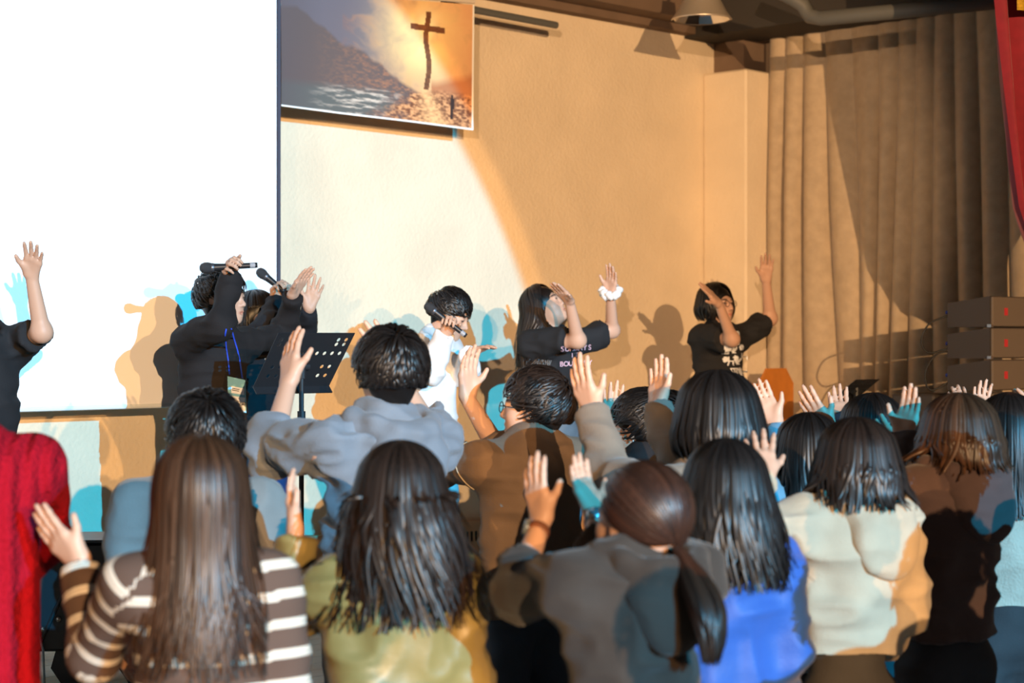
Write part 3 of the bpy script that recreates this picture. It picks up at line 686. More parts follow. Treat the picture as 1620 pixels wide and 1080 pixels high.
# ------------------------------------------------------------------ people
BVH = {}
from mathutils.bvhtree import BVHTree
def skin_mat(): return mat('skin', (1, 1, 1), .5, spec=.35, attr='Col')
SHOE = {}
def person(label, Y, head, yaw, neck, arms, top, hair, floor=0.0, trousers=(.03, .03, .035), s=None, skin=(.54, .315, .215), lean=(0, 0), far=False, seed=1, mouth=0.0, sh_w=.175, group=None, hem=.10, wide=1.0, no_legs=False, hs=None, crown=None):
    hx, hy, hyaw, hpitch, hroll = head; hs = hs or 1.0
    R = rot(hyaw, hpitch, hroll); B = rot(yaw); r, f = B[:, 0], B[:, 1]
    vol = hair.get('vol', .014)
    crown_z = P(hx, hy, Y)[2]; Hc = P(hx, hy, Y)-UP*(.122+vol)*hs
    s = s or (crown_z-floor)/1.70
    Nb = P(neck[0], neck[1], Y-.02)
    if len(neck) > 2: Nb = Nb+f*neck[2]
    hipz = floor+.53*(crown_z-floor); Hip = np.array([Nb[0]+lean[0], Nb[1]+lean[1], hipz]); root = empty('person', np.array([Hip[0], Hip[1], floor]))
    tag(root, label, 'person', group)
    S = {}; J = {}
    for key, sg in (('L', -1), ('R', 1)):
        sp = Nb-UP*.055*s+r*sg*sh_w*s; a = arms.get(key)
        if a is None: E = sp+np.array([0, 0, -.27*s])+r*sg*.02-f*.02; W = E+f*.16*s-UP*.16*s; T = W+f*.1-UP*.12; a = dict(pal=-r*sg)
        else:
            if 'sh' in a: sp = sp+np.array([0, 0, a['sh']])+r*sg*a.get('sho', 0)
            E = reach(sp, *a['e'][:2], .285*s, a['e'][2]); W = reach(E, *a['w'][:2], .245*s, a['w'][2]); T = reach(W, *a['t'][:2], .18*s, a['t'][2])
        S[key] = (sp, E, W, T, a)
    # body: one figure (hidden parts coarse, head and hands fine)
    parts = []
    core = [cone(Hip+UP*.02, Nb-UP*.12, .105*s, .115*s, .05, f=f, fl=.75), cone(S['L'][0]-UP*.02, S['R'][0]-UP*.02, .05*s, .05*s, .05), cone(Nb-UP*.06, Hc-R[:, 2]*.05, .052*s, .05*s, .03)]
    knees = []
    for sg in (-1, 1):
        h0 = Hip+r*sg*.085*s-UP*.05; kn = np.array([h0[0]+r[0]*sg*.015, h0[1]+r[1]*sg*.015, floor+.27*(crown_z-floor)])+f*.015; an = np.array([kn[0], kn[1], floor+.075])-f*.03; knees.append((h0, kn, an))
        core += [cone(h0, kn, .072*s, .05*s, .04), cone(kn, an, .048*s, .036*s, .03)]
    for key in 'LR': sp, E, W, T, a = S[key]; core += [cone(sp, E, .034*s, .028*s, .03), cone(E, W, .028*s, .022*s, .02)]
    V, Q = blob(core, .026); parts.append((V, Q, np.tile(np.array(skin), (len(V), 1))))
    V, Q = blob(head_prims(Hc, R, hs, mouth)+[cone(Hc+R@np.array([0, -.028, -.05]), Nb-UP*.05, .050*hs, .058*s, .03)], .0062 if not far else .0075)
    parts.append((V, Q, head_colors(V, Hc, R, hs, np.array([.03, .02, .018]), skin)))
    for key in 'LR':
        sp, E, W, T, a = S[key]; pal = a.get('pal', np.array([0, -1., 0]))
        if isinstance(pal, str): pal = {'c': np.array([0, -1., 0]), 'a': np.array([0, 1., 0]), 'l': np.array([-1., 0, 0]), 'r': np.array([1., 0, 0]), 'cl': np.array([-.7, -.7, 0]), 'cr': np.array([.7, -.7, 0]), 'al': np.array([-.7, .7, 0]), 'ar': np.array([.7, .7, 0]), 'd': np.array([0, 0, -1.])}[pal]
        if top.get('hide_hands'): continue
        hb, fg = hand_prims(W, T-W, pal, key == 'R', s*a.get('hs', 1.0), a.get('curl', .22)*1.15 if np.isscalar(a.get('curl', .22)) else a['curl'], a.get('spread', .09)*.6, E)
        if a.get('bare'): hb.append(cone(sp, E, .047*s, .038*s, .03)); hb.append(ell(E, np.array([.037]*3)*s, None, .03))
        V, Q = blob(hb, .005 if not far else .0062, fg); parts.append((V, Q, np.tile(np.array(skin), (len(V), 1))))
    V, Q, C = join(parts); body = obj('body', mesh_from('body', V, Q, True, C), skin_mat(), root)
    # trousers and shoes
    if not no_legs:
        tm = mat('trousers_%d_%d_%d' % tuple(int(c*999) for c in trousers), trousers, .8, bump=.3, scale=260, vary=.12, vscale=9)
        pr = [cone(Hip+UP*.10*s, Hip-UP*.02, .125*s*wide, .135*s*wide, .04, f=f, fl=.78)]
        for h0, kn, an in knees: pr += [cone(h0, kn, .092*s*wide, .075*s*wide, .04), cone(kn, an-UP*.03, .075*s*wide, .068*s*wide, .03, flat=True)]
        V, Q = blob(pr, .018); obj('trousers', mesh_from('trousers', folds(V, Q, .006, seed+40, 6), Q), tm, root)
        for h0, kn, an in knees:
            a0 = np.array([an[0], an[1], floor]); V, Q = blob([ell(a0+UP*.045-f*.02, np.array([.042, .065, .05]), B, .02), ell(a0+UP*.035+f*.09, np.array([.044, .09, .036]), B, .03), cone(a0-f*.2+UP*-.05, a0+f*.3-UP*.05, .05, .05, .004, -1)], .013)
            obj('shoe', mesh_from('shoe', V, Q), mat('shoe_dark', (.05, .05, .055), .5), root)
    # upper garment
    lo = top.get('loose', .02); kind = top['kind']; hemp = np.array([Hip[0], Hip[1], hipz-hem*s])
    ch = Nb-UP*.16*s
    pr = [cone(Nb-UP*.13*s-f*.01, hemp, (.132+lo)*s*top.get('w', 1), (.135+lo)*s*top.get('w', 1), .05, flat=True, f=f, fl=top.get('fl', .72)),
          cone(S['L'][0]-UP*.025-r*-.02, S['R'][0]-UP*.025-r*.02, (.048+lo*.45)*s, (.048+lo*.45)*s, .06), cone(S['L'][0]*.3+S['R'][0]*.7-UP*.0, Nb+UP*.0, (.05+lo*.4)*s, .062*s, .05), cone(S['L'][0]*.7+S['R'][0]*.3, Nb+UP*.0, (.05+lo*.4)*s, .062*s, .05)]
    torso_n = len(pr)
    for key in 'LR':
        sp, E, W, T, a = S[key]; cut = a.get('cut', 1.0 if kind != 'tee' else -.5)
        if kind == 'tee' or cut < 0:
            q = sp+(E-sp)*(.78 if cut == -.5 else -cut); pr.append(cone(sp, q, (.052+lo*.6)*s, (.054+lo*.75)*s, .05, flat=True))
        else:
            q = E+(W-E)*min(cut, .99); pr.append(cone(sp, E, (.050+lo*.6)*s, (.043+lo*.75)*s, .05)); rb = (.034+lo*.5)*s if cut > .8 else (.044+lo*.6)*s
            pr.append(cone(E, q, (.043+lo*.75)*s, rb, .025, flat=True)); dq = unit(q-E)
            if kind != 'jacket' or cut < .8: pr.append(cone(q-dq*.045, q+dq*.004, rb+.005, rb+.003, .004, flat=True, flat0=True))
    if kind in ('sweat', 'hoodie'): pr.append(cone(hemp+UP*.055*s, hemp-UP*.002, (.128+lo)*s*top.get('w', 1), (.126+lo)*s*top.get('w', 1), .008, flat=True, flat0=True, f=f, fl=top.get('fl', .72)))
    if kind in ('sweat', 'jacket', 'tee'):
        hgt = .035 if kind == 'jacket' else .012; pr.append(cone(Nb-UP*.02, Nb+UP*hgt+f*.012, .072*s, .066*s, .012, flat=True)); pr.append(cone(Nb+UP*0+f*.03, Nb+UP*.15+f*.06, .050*s, .060*s, .006, -1))
    V, Q = blob(pr, top.get('vox', .0095 if not far else .0125)); V = folds(V, Q, top.get('fold', .011), seed, top.get('fsc', 7.0))
    # distance along torso / sleeve, for knitted stripes
    st = V[:, 2]-Hip[2]; dt = sdf_at(pr[:torso_n], V)
    for key in 'LR':
        sp, E, W, T, a = S[key]; best = None; arm = cone(E, W, .06, .05).fn(V[:, 0], V[:, 1], V[:, 2]); up = cone(sp, E, .07, .06).fn(V[:, 0], V[:, 1], V[:, 2])
        L1 = np.linalg.norm(E-sp); t1 = ((V-sp)@unit(E-sp)); t2 = ((V-E)@unit(W-E))+L1; o = sp[2]-Hip[2]
        isa = (np.minimum(arm, up) < dt-.01); st = np.where(isa, o-np.where(arm < up, t2, t1), st)
    C = np.repeat(((st+1)/3)[:, None], 3, 1)
    name = top.get('name', {'tee': 't_shirt', 'sweat': 'sweatshirt', 'hoodie': 'hoodie', 'jacket': 'jacket'}[kind]); me = mesh_from(name, V, Q, True, C)
    g = obj(name, me, top['mat'], root); bv = BVHTree.FromPolygons([tuple(v) for v in V], [tuple(q) for q in Q])
    push = pr
    if kind == 'hoodie':
        sw = top.get('hoodshift', 0.0)
        def h_(x, y, z): return Nb+r*(x+sw*max(0, -y)*5)*s+f*y*s+UP*z*s
        rim = [h_(-.05, .085, -.055), h_(-.088, .05, -.005), h_(-.105, -.02, .02), h_(-.092, -.09, .004), h_(-.05, -.135, -.02), h_(0, -.15, -.03), h_(.05, -.135, -.02), h_(.092, -.09, .004), h_(.105, -.02, .02), h_(.088, .05, -.005), h_(.05, .085, -.055)]
        hp = [ell(h_(0, -.125, -.10), np.array([.115, .052, .125])*s, B@rot(0, -8), .03)]+[cone(rim[i], rim[i+1], .021*s, .021*s, .03) for i in range(10)]
        hp += [cone(h_(q*.09, -.01, -.03), h_(q*.06, -.11, -.08), .04*s, .04*s, .04) for q in (-1, 1)]
        hp += [ell(h_(0, -.055, .03), np.array([.078, .072, .062])*s, B, .02, -1), cone(Nb, Nb+UP*.2+f*.03, .058*s, .075*s, .015, -1)]
        V2, Q2 = blob(hp, .008); obj('hood', mesh_from('hood', folds(V2, Q2, .005, seed+9), Q2, True, np.full((len(V2), 3), .5)), top['mat'], g); push = pr+hp[:12] if hair['style'] != 'pony' else pr
    hv, hq, hc = hair_mesh(Hc, R, hs, {'vox': .011 if not far else .014, **hair}, push, seed)
    obj('hair', mesh_from('hair', hv, hq, True, hc), hair_mat('hair_'+hair.get('tone', 'black'), {'black': (.013, .010, .009), 'dark': (.024, .014, .010), 'brown': (.070, .031, .015), 'auburn': (.052, .020, .011)}[hair.get('tone', 'black')]), root)
    J.update(S=S, Hc=Hc, R=R, Nb=Nb, Hip=Hip, root=root, top=g, bv=bv, r=r, f=f, hs=hs, s=s)
    return J
def glasses(J):
    Hc, R, hs = J['Hc'], J['R'], J['hs']; L = lambda *v: Hc+R@(np.array(v)*hs)
    m = mat('glasses_frame', (.02, .02, .022), .35); b = MB()
    for q in (-1, 1):
        b.tube([L(q*.034+.021*math.cos(t), .108, .001+.018*math.sin(t)) for t in np.linspace(0, 2*math.pi, 17)], .0017, 6, False)
        b.tube([L(q*.055, .106, .006), L(q*.074, .09, .008), L(q*.081, .0, .006), L(q*.081, -.02, -.008)], .0016, 6)
    b.tube([L(-.013, .109, .004), L(0, .112, .006), L(.013, .109, .004)], .0015, 6); b.build('glasses', m, J['root'], smooth=True)
def band(J, key, t, r, w, m, name, face=None):
    sp, E, W, T, a = J['S'][key]; d = unit(W-E); c = E+(W-E)*t; ax = unit(np.cross(d, UP if abs(d[2]) < .9 else X1)); ay = np.cross(d, ax)
    o = MB().lathe([(r, -w), (r+.003, -w), (r+.004, 0), (r+.003, w), (r, w), (r, -w)], c, 20, (ax, ay, d)).build(name, m, J['root'], smooth=True)
    if face is not None:
        fd = unit(np.array(face)-d*(np.array(face)@d)); fx = np.cross(d, fd)
        MB().lathe([(0, .011), (.016, .011), (.019, .007), (.019, 0)], c+fd*(r), 20, (fx, d, fd)).build('watch_dial', mat('watch_steel', srgb(190, 200, 205), .25, metal=.8), o, smooth=True)
def drape(J, V, Fc, name, m, view, lift=.003):
    """lay a flat print onto the garment along the direction VIEW"""
    out = []; vw = Vector(unit(view))
    for v in V:
        o = Vector(v)-vw*.4; h = J['bv'].ray_cast(o, vw, 1.0)
        out.append((np.array(h[0])-unit(view)*lift) if h[0] is not None else np.array(v))
    return obj(name, mesh_from(name, np.array(out), Fc, True), m, J['top'])
def gridpoly(poly, n=10):
    """fill a 2-D outline with small cells so that it can bend over cloth"""
    poly = np.array(poly, float); lo, hi = poly.min(0), poly.max(0); xs = np.linspace(lo[0], hi[0], n+1); ys = np.linspace(lo[1], hi[1], n+1); V = []; Fc = []
    def inside(x, y):
        c = False; j = len(poly)-1
        for i in range(len(poly)):
            if (poly[i][1] > y) != (poly[j][1] > y) and x < (poly[j][0]-poly[i][0])*(y-poly[i][1])/(poly[j][1]-poly[i][1])+poly[i][0]: c = not c
            j = i
        return c
    for i in range(n):
        for j in range(n):
            if inside((xs[i]+xs[i+1])/2, (ys[j]+ys[j+1])/2):
                k = len(V); V += [(xs[i], ys[j]), (xs[i+1], ys[j]), (xs[i+1], ys[j+1]), (xs[i], ys[j+1])]; Fc.append((k, k+1, k+2, k+3))
    return V, Fc
def microphone(c, d, label):
    d = unit(d); ax = unit(np.cross(d, UP if abs(d[2]) < .9 else X1)); ay = np.cross(d, ax); r = empty('microphone', c)
    MB().lathe([(0, -.11), (.011, -.11), (.012, -.10), (.0125, .0), (.017, .07), (.0175, .078)], c, 16, (ax, ay, d)).build('body', mat('mic_black', (.015, .015, .017), .4), r, smooth=True)
    MB().lathe([(.0175, .078), (.020, .084), (.020, .09)], c, 16, (ax, ay, d)).build('ring', mat('mic_ring', srgb(90, 90, 95), .4, metal=.6), r, smooth=True)
    MB().lathe([(.020, .09), (.0245, .105), (.0245, .12), (.019, .135), (.009, .142), (0, .143)], c, 16, (ax, ay, d)).build('grille', mat('mic_mesh', (.03, .03, .033), .5, bump=.8, scale=700), r, smooth=True)
    MB().lathe([(.0125, -.10), (.0127, -.098), (.0127, -.08), (.0125, -.078)], c, 16, (ax, ay, d)).build('band', mat('mic_band', srgb(150, 150, 155), .4), r, smooth=True)
    tag(r, label, 'microphone')
def cloth(name, col, **k): return mat('cloth_'+name, col, k.pop('rough', .85), spec=.25, bump=k.pop('bump', .35), scale=k.pop('scale', 240), vary=k.pop('vary', .08), vscale=k.pop('vscale', 12), sheen=k.pop('sheen', .15))
def stripes_mat():
    m = bpy.data.materials.new('cloth_stripes'); m.use_nodes = True; nd, lk = nodes_of(m); b = nd['Principled BSDF']; b.inputs['Roughness'].default_value = .85
    at = nd.new('ShaderNodeAttribute'); at.attribute_name = 'Col'; ml = nd.new('ShaderNodeMath'); ml.operation = 'MULTIPLY'; ml.inputs[1].default_value = 3/.061; lk.new(at.outputs['Fac'], ml.inputs[0])
    fr = nd.new('ShaderNodeMath'); fr.operation = 'FRACT'; lk.new(ml.outputs[0], fr.inputs[0]); cr = nd.new('ShaderNodeValToRGB'); lk.new(fr.outputs[0], cr.inputs[0]); cr.color_ramp.interpolation = 'CONSTANT'
    br = (*srgb(84, 62, 50), 1); cr.color_ramp.elements[0].color = br; cr.color_ramp.elements[1].position = .62; cr.color_ramp.elements[1].color = (*srgb(206, 192, 174), 1)
    for p, c in ((.74, (*srgb(150, 130, 115), 1)), (.77, (*srgb(206, 192, 174), 1)), (.93, br)): e = cr.color_ramp.elements.new(p); e.color = c
    lk.new(cr.outputs[0], b.inputs['Base Color'])
    n = nd.new('ShaderNodeTexNoise'); n.inputs['Scale'].default_value = 220; bp = nd.new('ShaderNodeBump'); bp.inputs['Strength'].default_value = .4; bp.inputs['Distance'].default_value = .004; lk.new(n.outputs[0], bp.inputs['Height']); lk.new(bp.outputs[0], b.inputs['Normal'])
    return m
def knit_mat():
    m = mat('cloth_red_knit', srgb(152, 14, 30), .95, spec=.1); nd, lk = nodes_of(m); b = nd['Principled BSDF']; tc = nd.new('ShaderNodeTexCoord')
    mp = nd.new('ShaderNodeMapping'); mp.inputs['Scale'].default_value = (1, 1, 1); lk.new(tc.outputs['Object'], mp.inputs[0])
    w = nd.new('ShaderNodeTexWave'); w.bands_direction = 'X'; w.inputs['Scale'].default_value = 8.7; w.inputs['Distortion'].default_value = .5; w.inputs['Detail Scale'].default_value = 9; lk.new(mp.outputs[0], w.inputs[0])
    v = nd.new('ShaderNodeTexWave'); v.bands_direction = 'X'; v.inputs['Scale'].default_value = 17; v.inputs['Distortion'].default_value = 9; v.inputs['Detail Scale'].default_value = 3; lk.new(mp.outputs[0], v.inputs[0])
    ad = nd.new('ShaderNodeMath'); ad.operation = 'MULTIPLY_ADD'; lk.new(v.outputs['Fac'], ad.inputs[0]); ad.inputs[1].default_value = .18; lk.new(w.outputs['Fac'], ad.inputs[2])
    bp = nd.new('ShaderNodeBump'); bp.inputs['Strength'].default_value = 1.0; bp.inputs['Distance'].default_value = .014; lk.new(ad.outputs[0], bp.inputs['Height']); lk.new(bp.outputs[0], b.inputs['Normal'])
    return m

# ------------------------------------------------------------------ singers on the stage
def arm(e, w, t, pal='c', **k): return dict(e=e, w=w, t=t, pal=pal, **k)
BLACK = cloth('black', (.015, .012, .012), sheen=0); TEE = cloth('tee_black', (.017, .017, .019), sheen=0)
GRIP = (.95, .95, .95, .95, .8)
SH = dict(style='short', n=900, vol=.016)
j = person('singer in a black T-shirt raising a bare arm at the left edge of the photo', 8.0, (-50, 425, -120, 5, 0), -125, (-24, 525),
    dict(L=arm((66, 525, -1), (50, 437, -1), (56, 381, -1), 'c', bare=1, spread=.16, curl=.12)), dict(kind='tee', mat=TEE, loose=.03, w=1.0), SH, floor=STAGE_Z, far=True, seed=11, hem=.02)
j2 = person('singer in a black sweatshirt with a name badge, microphone raised overhead', 8.6, (352, 426, -112, 4, 0), -128, (340, 525),
    dict(R=arm((346, 515, -1), (366, 437, 1), (352, 398, -1), 'cr', curl=GRIP, spread=.0, sh=.02), L=arm((452, 528, 1), (462, 468, -1), (492, 420, -1), 'd', spread=.14, curl=.1)),
    dict(kind='sweat', mat=BLACK, loose=.034, w=1.05), {**SH, 'fringe': .12, 'vol': .02}, floor=STAGE_Z, trousers=(.05, .055, .07), far=True, seed=12, mouth=.7, hem=.02)
J3 = person('singer with fringe in a black cardigan, half hidden behind the badge wearer', 9.3, (408, 459, -128, 8, 0), -128, (408, 545),
    dict(R=arm((428, 515, -1), (435, 478, 1), (440, 426, -1), 'cr', curl=GRIP, spread=.0), L=arm((480, 530, 1), (489, 488, -1), (506, 428, -1), 'c', spread=.2, curl=.08)),
    dict(kind='sweat', mat=cloth('black_cardigan', (.013, .013, .016), sheen=0), loose=.03, name='cardigan'), dict(style='bob', tip=1.72, n=320, vol=.018, bangs=.9, gap=1.15), floor=STAGE_Z, trousers=(.10, .06, .16), far=True, seed=13, mouth=.4, hem=.06)
J4 = person('singer in a long white sweatshirt bowing his head over a microphone', 9.64, (711, 457, -112, -22, 0), -112, (688, 532),
    dict(R=arm((680, 590, -1), (706, 525, -1), (716, 482, -1), 'c', curl=GRIP, spread=.0, sh=-.01), L=arm((738, 592, -1), (744, 560, -1), (783, 540, -1), 'd', spread=.12)),
    dict(kind='sweat', mat=cloth('white', (.74, .73, .72)), loose=.034), {**SH, 'fringe': .08, 'vol': .014, 'len': 1.2}, floor=STAGE_Z, trousers=(.6, .6, .6), far=True, seed=14, hem=.0)
band(J4, 'R', .84, .026*J4['s'], .011, mat('watch_black', (.015, .015, .016), .4), 'watch', (0, -1, .2))
J5 = person('singer with long dark hair in a printed black T-shirt looking up, arms raised', 10.24, (862, 447, -112, 30, 0), -128, (872, 527),
    dict(R=arm((914, 538, -1), (901, 477, -1), (874, 446, -1), 'd', bare=1, curl=.05, spread=.04), L=arm((968, 522, 1), (966, 466, -1), (970, 418, -1), 'cl', bare=1, spread=.1, curl=.1)),
    dict(kind='tee', mat=TEE, loose=.036, w=1.04), dict(style='long', tip=1.54, n=380, vol=.016, wave=.018, ragged=.06, tone='dark', gap=1.1, flare=.25), floor=STAGE_Z, trousers=(.12, .15, .18), far=True, seed=15, mouth=.8, hem=.02, wide=1.35)
J6 = person('singer with short bob and glasses in a black T-shirt printed with white chairs', 11.3, (1134, 447, -135, 6, 0), -135, (1138, 520),
    dict(R=arm((1158, 536, -1), (1137, 480, -1), (1108, 447, -1), 'l', bare=1, curl=.04, spread=.03), L=arm((1218, 504, 1), (1212, 444, -1), (1214, 400, -1), 'c', bare=1, spread=.1, curl=.1)),
    dict(kind='tee', mat=TEE, loose=.036, w=1.04), dict(style='bob', tip=1.84, n=340, vol=.018, gap=.85, tuck=.02), floor=STAGE_Z, far=True, seed=16, hem=.02)
glasses(J6)
def grip_of(J, key, off=.06):
    sp, E, W, T, a = J['S'][key]; u = unit(T-W); n = np.array(a['pal'] if not isinstance(a['pal'], str) else {'cr': (.7, -.7, 0), 'c': (0, -1., 0)}[a['pal']]); n = unit(n-u*(n@u))
    return W+u*.088*J['s']+n*.028*J['s']
microphone(grip_of(j2, 'R'), (-1, -.1, -.06), 'black microphone held above the head of the singer with the badge')
microphone(grip_of(J3, 'R'), (-.75, 0, .6), 'black microphone in the hand of the singer in the cardigan')
microphone(grip_of(J4, 'R'), (-.8, 0, .62), 'black microphone held in front of the white sweatshirt singer')
# scrunchie
sp_, E_, W_, T_, a_ = J5['S']['L']; dd = unit(W_-E_); axx = unit(np.cross(dd, X1)); ayy = np.cross(dd, axx); q = W_+dd*.02
sc = MB(); ring = []
for t in np.linspace(0, 2*math.pi, 49): ring.append(q+(axx*math.cos(t)+ayy*math.sin(t))*(.043+.006*math.sin(t*11))+dd*.008*math.sin(t*7))
sc.tube(ring, [.021+.006*math.sin(i*2.1) for i in range(49)], 10, False); sc.build('scrunchie', cloth('scrunchie', (.75, .70, .66)), J5['root'], smooth=True)
# lanyard and badge on the singer
vw = np.array([0, 1., 0]); m_lan = mat('lanyard_blue', srgb(36, 70, 190), .6)
def on_top(J, px, py, lift):
    o = Vector((0, 0, EYE)); d = Vector(P(px, py, 1.0))-o; d.normalize(); h = J['bv'].ray_cast(o, d, 30.0)
    return np.array(h[0])-np.array(d)*lift if h[0] is not None else P(px, py, J['Nb'][1]-.12)
for pts in (((358, 520), (356, 530), (358, 550), (361, 570), (363, 592)), ((366, 520), (370, 535), (376, 555), (380, 575), (383, 597))):
    MB().tube([on_top(j2, x, y, .006) for x, y in pts], .0035, 6).build('lanyard', m_lan, j2['top'], smooth=True)
dp = min(on_top(j2, x, y, .012)[1] for x, y in ((362, 600), (386, 605), (365, 648), (388, 650)))
def bq(u, v):   # badge coordinates: u right 0..1, v down 0..1
    tl, tr, br, bl = (P(360, 595, dp), P(388, 601, dp), P(390, 653, dp), P(361, 650, dp)); return tl*(1-u)*(1-v)+tr*u*(1-v)+br*u*v+bl*(1-u)*v
def bquad(u0, v0, u1, v1, l): return [bq(u0, v0)-np.array([0, l, 0]), bq(u1, v0)-np.array([0, l, 0]), bq(u1, v1)-np.array([0, l, 0]), bq(u0, v1)-np.array([0, l, 0])]
bd = MB().prism(bquad(0, 0, 1, 1, .003), (0, .004, 0)).build('name_badge', mat('badge_blue', srgb(125, 185, 205), .3), j2['top'])
mw = mat('badge_white', (.85, .86, .88), .5); mk = mat('badge_ink', (.05, .06, .07), .6)
MB().prism(bquad(.2, .26, .92, .46, .0045), (0, .001, 0)).build('card', mw, bd); MB().prism(bquad(.22, .54, .95, .97, .0045), (0, .001, 0)).build('card', mw, bd)
ax_ = unit(bq(1, .5)-bq(0, .5)); ay_ = unit(bq(.5, 0)-bq(.5, 1))
V, Fc = text_mesh('박모세', .026, bq(.6, .75), ax_, ay_, YM, .006)
obj('lettering', mesh_from('lettering', V, Fc, False), mk, bd)
for v in (.31, .36): MB().prism(bquad(.26, v, .26+.5*(1.1-v), v+.022, .0055), (0, .0005, 0)).build('printed_line', mk, bd)
# shirt prints
pink = mat('print_pink', srgb(232, 190, 205), .7); white = mat('print_white', (.8, .8, .8), .7); grey = mat('print_grey', srgb(150, 165, 165), .7)
def ax_of(J, px, py): return P(px, py, J['Nb'][1]-.1)
tx = unit(np.array([1, .12, .05]))
for txt, px, py, sz in (('SUNDAYS', 912, 551, .040), ('ITS', 913, 562, .036), ('BOURNEY', 911, 575, .038)):
    for k, c_ in enumerate(txt):
        V, Fc = text_mesh(c_, sz, ax_of(J5, px, py)+tx*sz*.68*(k-(len(txt)-1)/2), tx, UP, YM); drape(J5, V, Fc, 'letter', pink, (0, 1, 0))
def icon(J, px, py, sc, outs, m):
    k = sc/F*J['Nb'][1]; VV = []; FF = []
    for poly in outs:
        V, Fc = gridpoly(poly, 9); n0 = len(VV); VV += [ax_of(J, px, py)+X1*x*k+UP*y*k for x, y in V]; FF += [tuple(i+n0 for i in f) for f in Fc]
    drape(J, VV, FF, 'printed_chair', m, (0, 1, 0))
blobch = [[(-.5, .3), (-.2, .5), (.1, .3), (.2, .0), (.5, .2), (.5, -.1), (.1, -.4), (-.2, -.35)], [(-.1, -.4), (.3, -.4), (.35, -.5), (-.15, -.5)]]
armch = [[(-.5, .5), (.45, .45), (.5, -.3), (-.4, -.35)], [(-.4, -.4), (.5, -.35), (.5, -.5), (-.38, -.5)]]
legch = [[(-.35, .5), (-.2, .5), (-.12, .1), (.3, .1), (.35, -.5), (.25, -.5), (.15, -.08), (-.15, -.08), (-.3, -.5), (-.42, -.5), (-.3, 0)], ]
windsor = [[(-.45, .5), (.4, .5), (.4, .4), (-.45, .4)], [(-.45, .5), (-.35, .5), (-.2, .0), (-.3, .0)], [(.3, .5), (.4, .5), (.3, .0), (.2, .0)], [(-.1, .4), (0, .4), (.0, .0), (-.08, .0)], [(.1, .4), (.18, .4), (.15, 0), (.08, 0)], [(-.35, .05), (.4, .05), (.4, -.12), (-.35, -.12)], [(-.3, -.1), (-.2, -.1), (-.3, -.5), (-.4, -.5)], [(.25, -.1), (.35, -.1), (.48, -.5), (.38, -.5)]]
tub = [[(-.5, .1), (-.2, .5), (.2, .5), (.5, .2), (.35, -.3), (-.3, -.4)]]
for px, py, sc_, ic in ((1166, 530, 13, armch), (1146, 553, 14, armch), (1160, 551, 15, blobch), (1168, 543, 9, tub), (1176, 550, 10, tub), (1147, 569, 10, tub), (1156, 571, 14, legch), (1167, 569, 15, blobch), (1179, 564, 11, legch), (1162, 590, 16, windsor), (1175, 588, 14, blobch), (1151, 592, 7, tub)): icon(J6, px, py, sc_, ic, white)

# ------------------------------------------------------------------ the crowd seen from behind
person('person in a red cable-knit sweater at the left edge of the photo', 4.3, (-95, 560, 20, 0, 0), 25, (-60, 700),
    dict(R=arm((68, 850, 1), (15, 935, 1), (-30, 960, 1), 'l')), dict(kind='sweat', mat=knit_mat(), loose=.03, fold=.004, w=1.06), SH, seed=21, hem=.14, trousers=(.04, .04, .05))
person('person with short black hair in a grey sweatshirt in front of the striped one', 5.2, (326, 619, 12, -4, 0), 12, (312, 765),
    {}, dict(kind='sweat', mat=cloth('grey_sweat', srgb(128, 124, 120)), loose=.034, w=1.02), {**SH, 'whorl': (.05, -.6, .8), 'vol': .02}, seed=22, sh_w=.19)
J = person('girl with long straight brown hair in a brown and cream striped sweater', 3.9, (318, 690, 10, 0, 0), 12, (322, 880),
    dict(L=arm((150, 1040, 1), (128, 893, 1), (52, 808, 1), 'ar', curl=.06, spread=.07, cut=.97)), dict(kind='sweat', mat=stripes_mat(), loose=.026, w=.98, fold=.006),
    dict(style='long', tip=1.03, n=1000, vol=.016, tone='brown', ragged=.11, flare=-.55, gap=1.0, w=.009), seed=23, sh_w=.165)
J4c = person('man with black hair in a blue-grey hoodie, hand raised beside the music stand', 5.5, (617, 519, 18, -2, 0), 34, (604, 668),
    dict(L=arm((428, 715, 1), (456, 607, 1), (462, 518, 1), 'ar', cut=.35, spread=.05, curl=.12), R=arm((684, 690, 1), (622, 585, 1), (577, 518, 1), 'c', cut=.3, spread=.14)),
    dict(kind='hoodie', mat=cloth('slate', srgb(112, 118, 126)), loose=.034, w=1.06, fold=.018, fsc=9, hoodshift=.04), {**SH, 'n': 1200, 'vol': .022, 'whorl': (.05, -.55, .83)}, seed=24, sh_w=.18)
person('girl with long wavy dark hair in a shiny olive jacket', 4.3, (632, 700, 15, 0, 0), 15, (622, 885),
    dict(L=arm((452, 985, 1), (468, 835, 1), (452, 742, 1), 'r', cut=.94, spread=.07, curl=.15, hs=.95)), dict(kind='jacket', mat=mat('cloth_olive', srgb(128, 112, 66), .42, spec=.5, bump=.15, scale=60, vary=.1), loose=.04, fold=.012, w=1.08),
    dict(style='long', tip=1.07, n=900, vol=.02, wave=.026, ragged=.12, flare=.35, gap=1.0, w=.012, tone='dark'), seed=25, sh_w=.17)
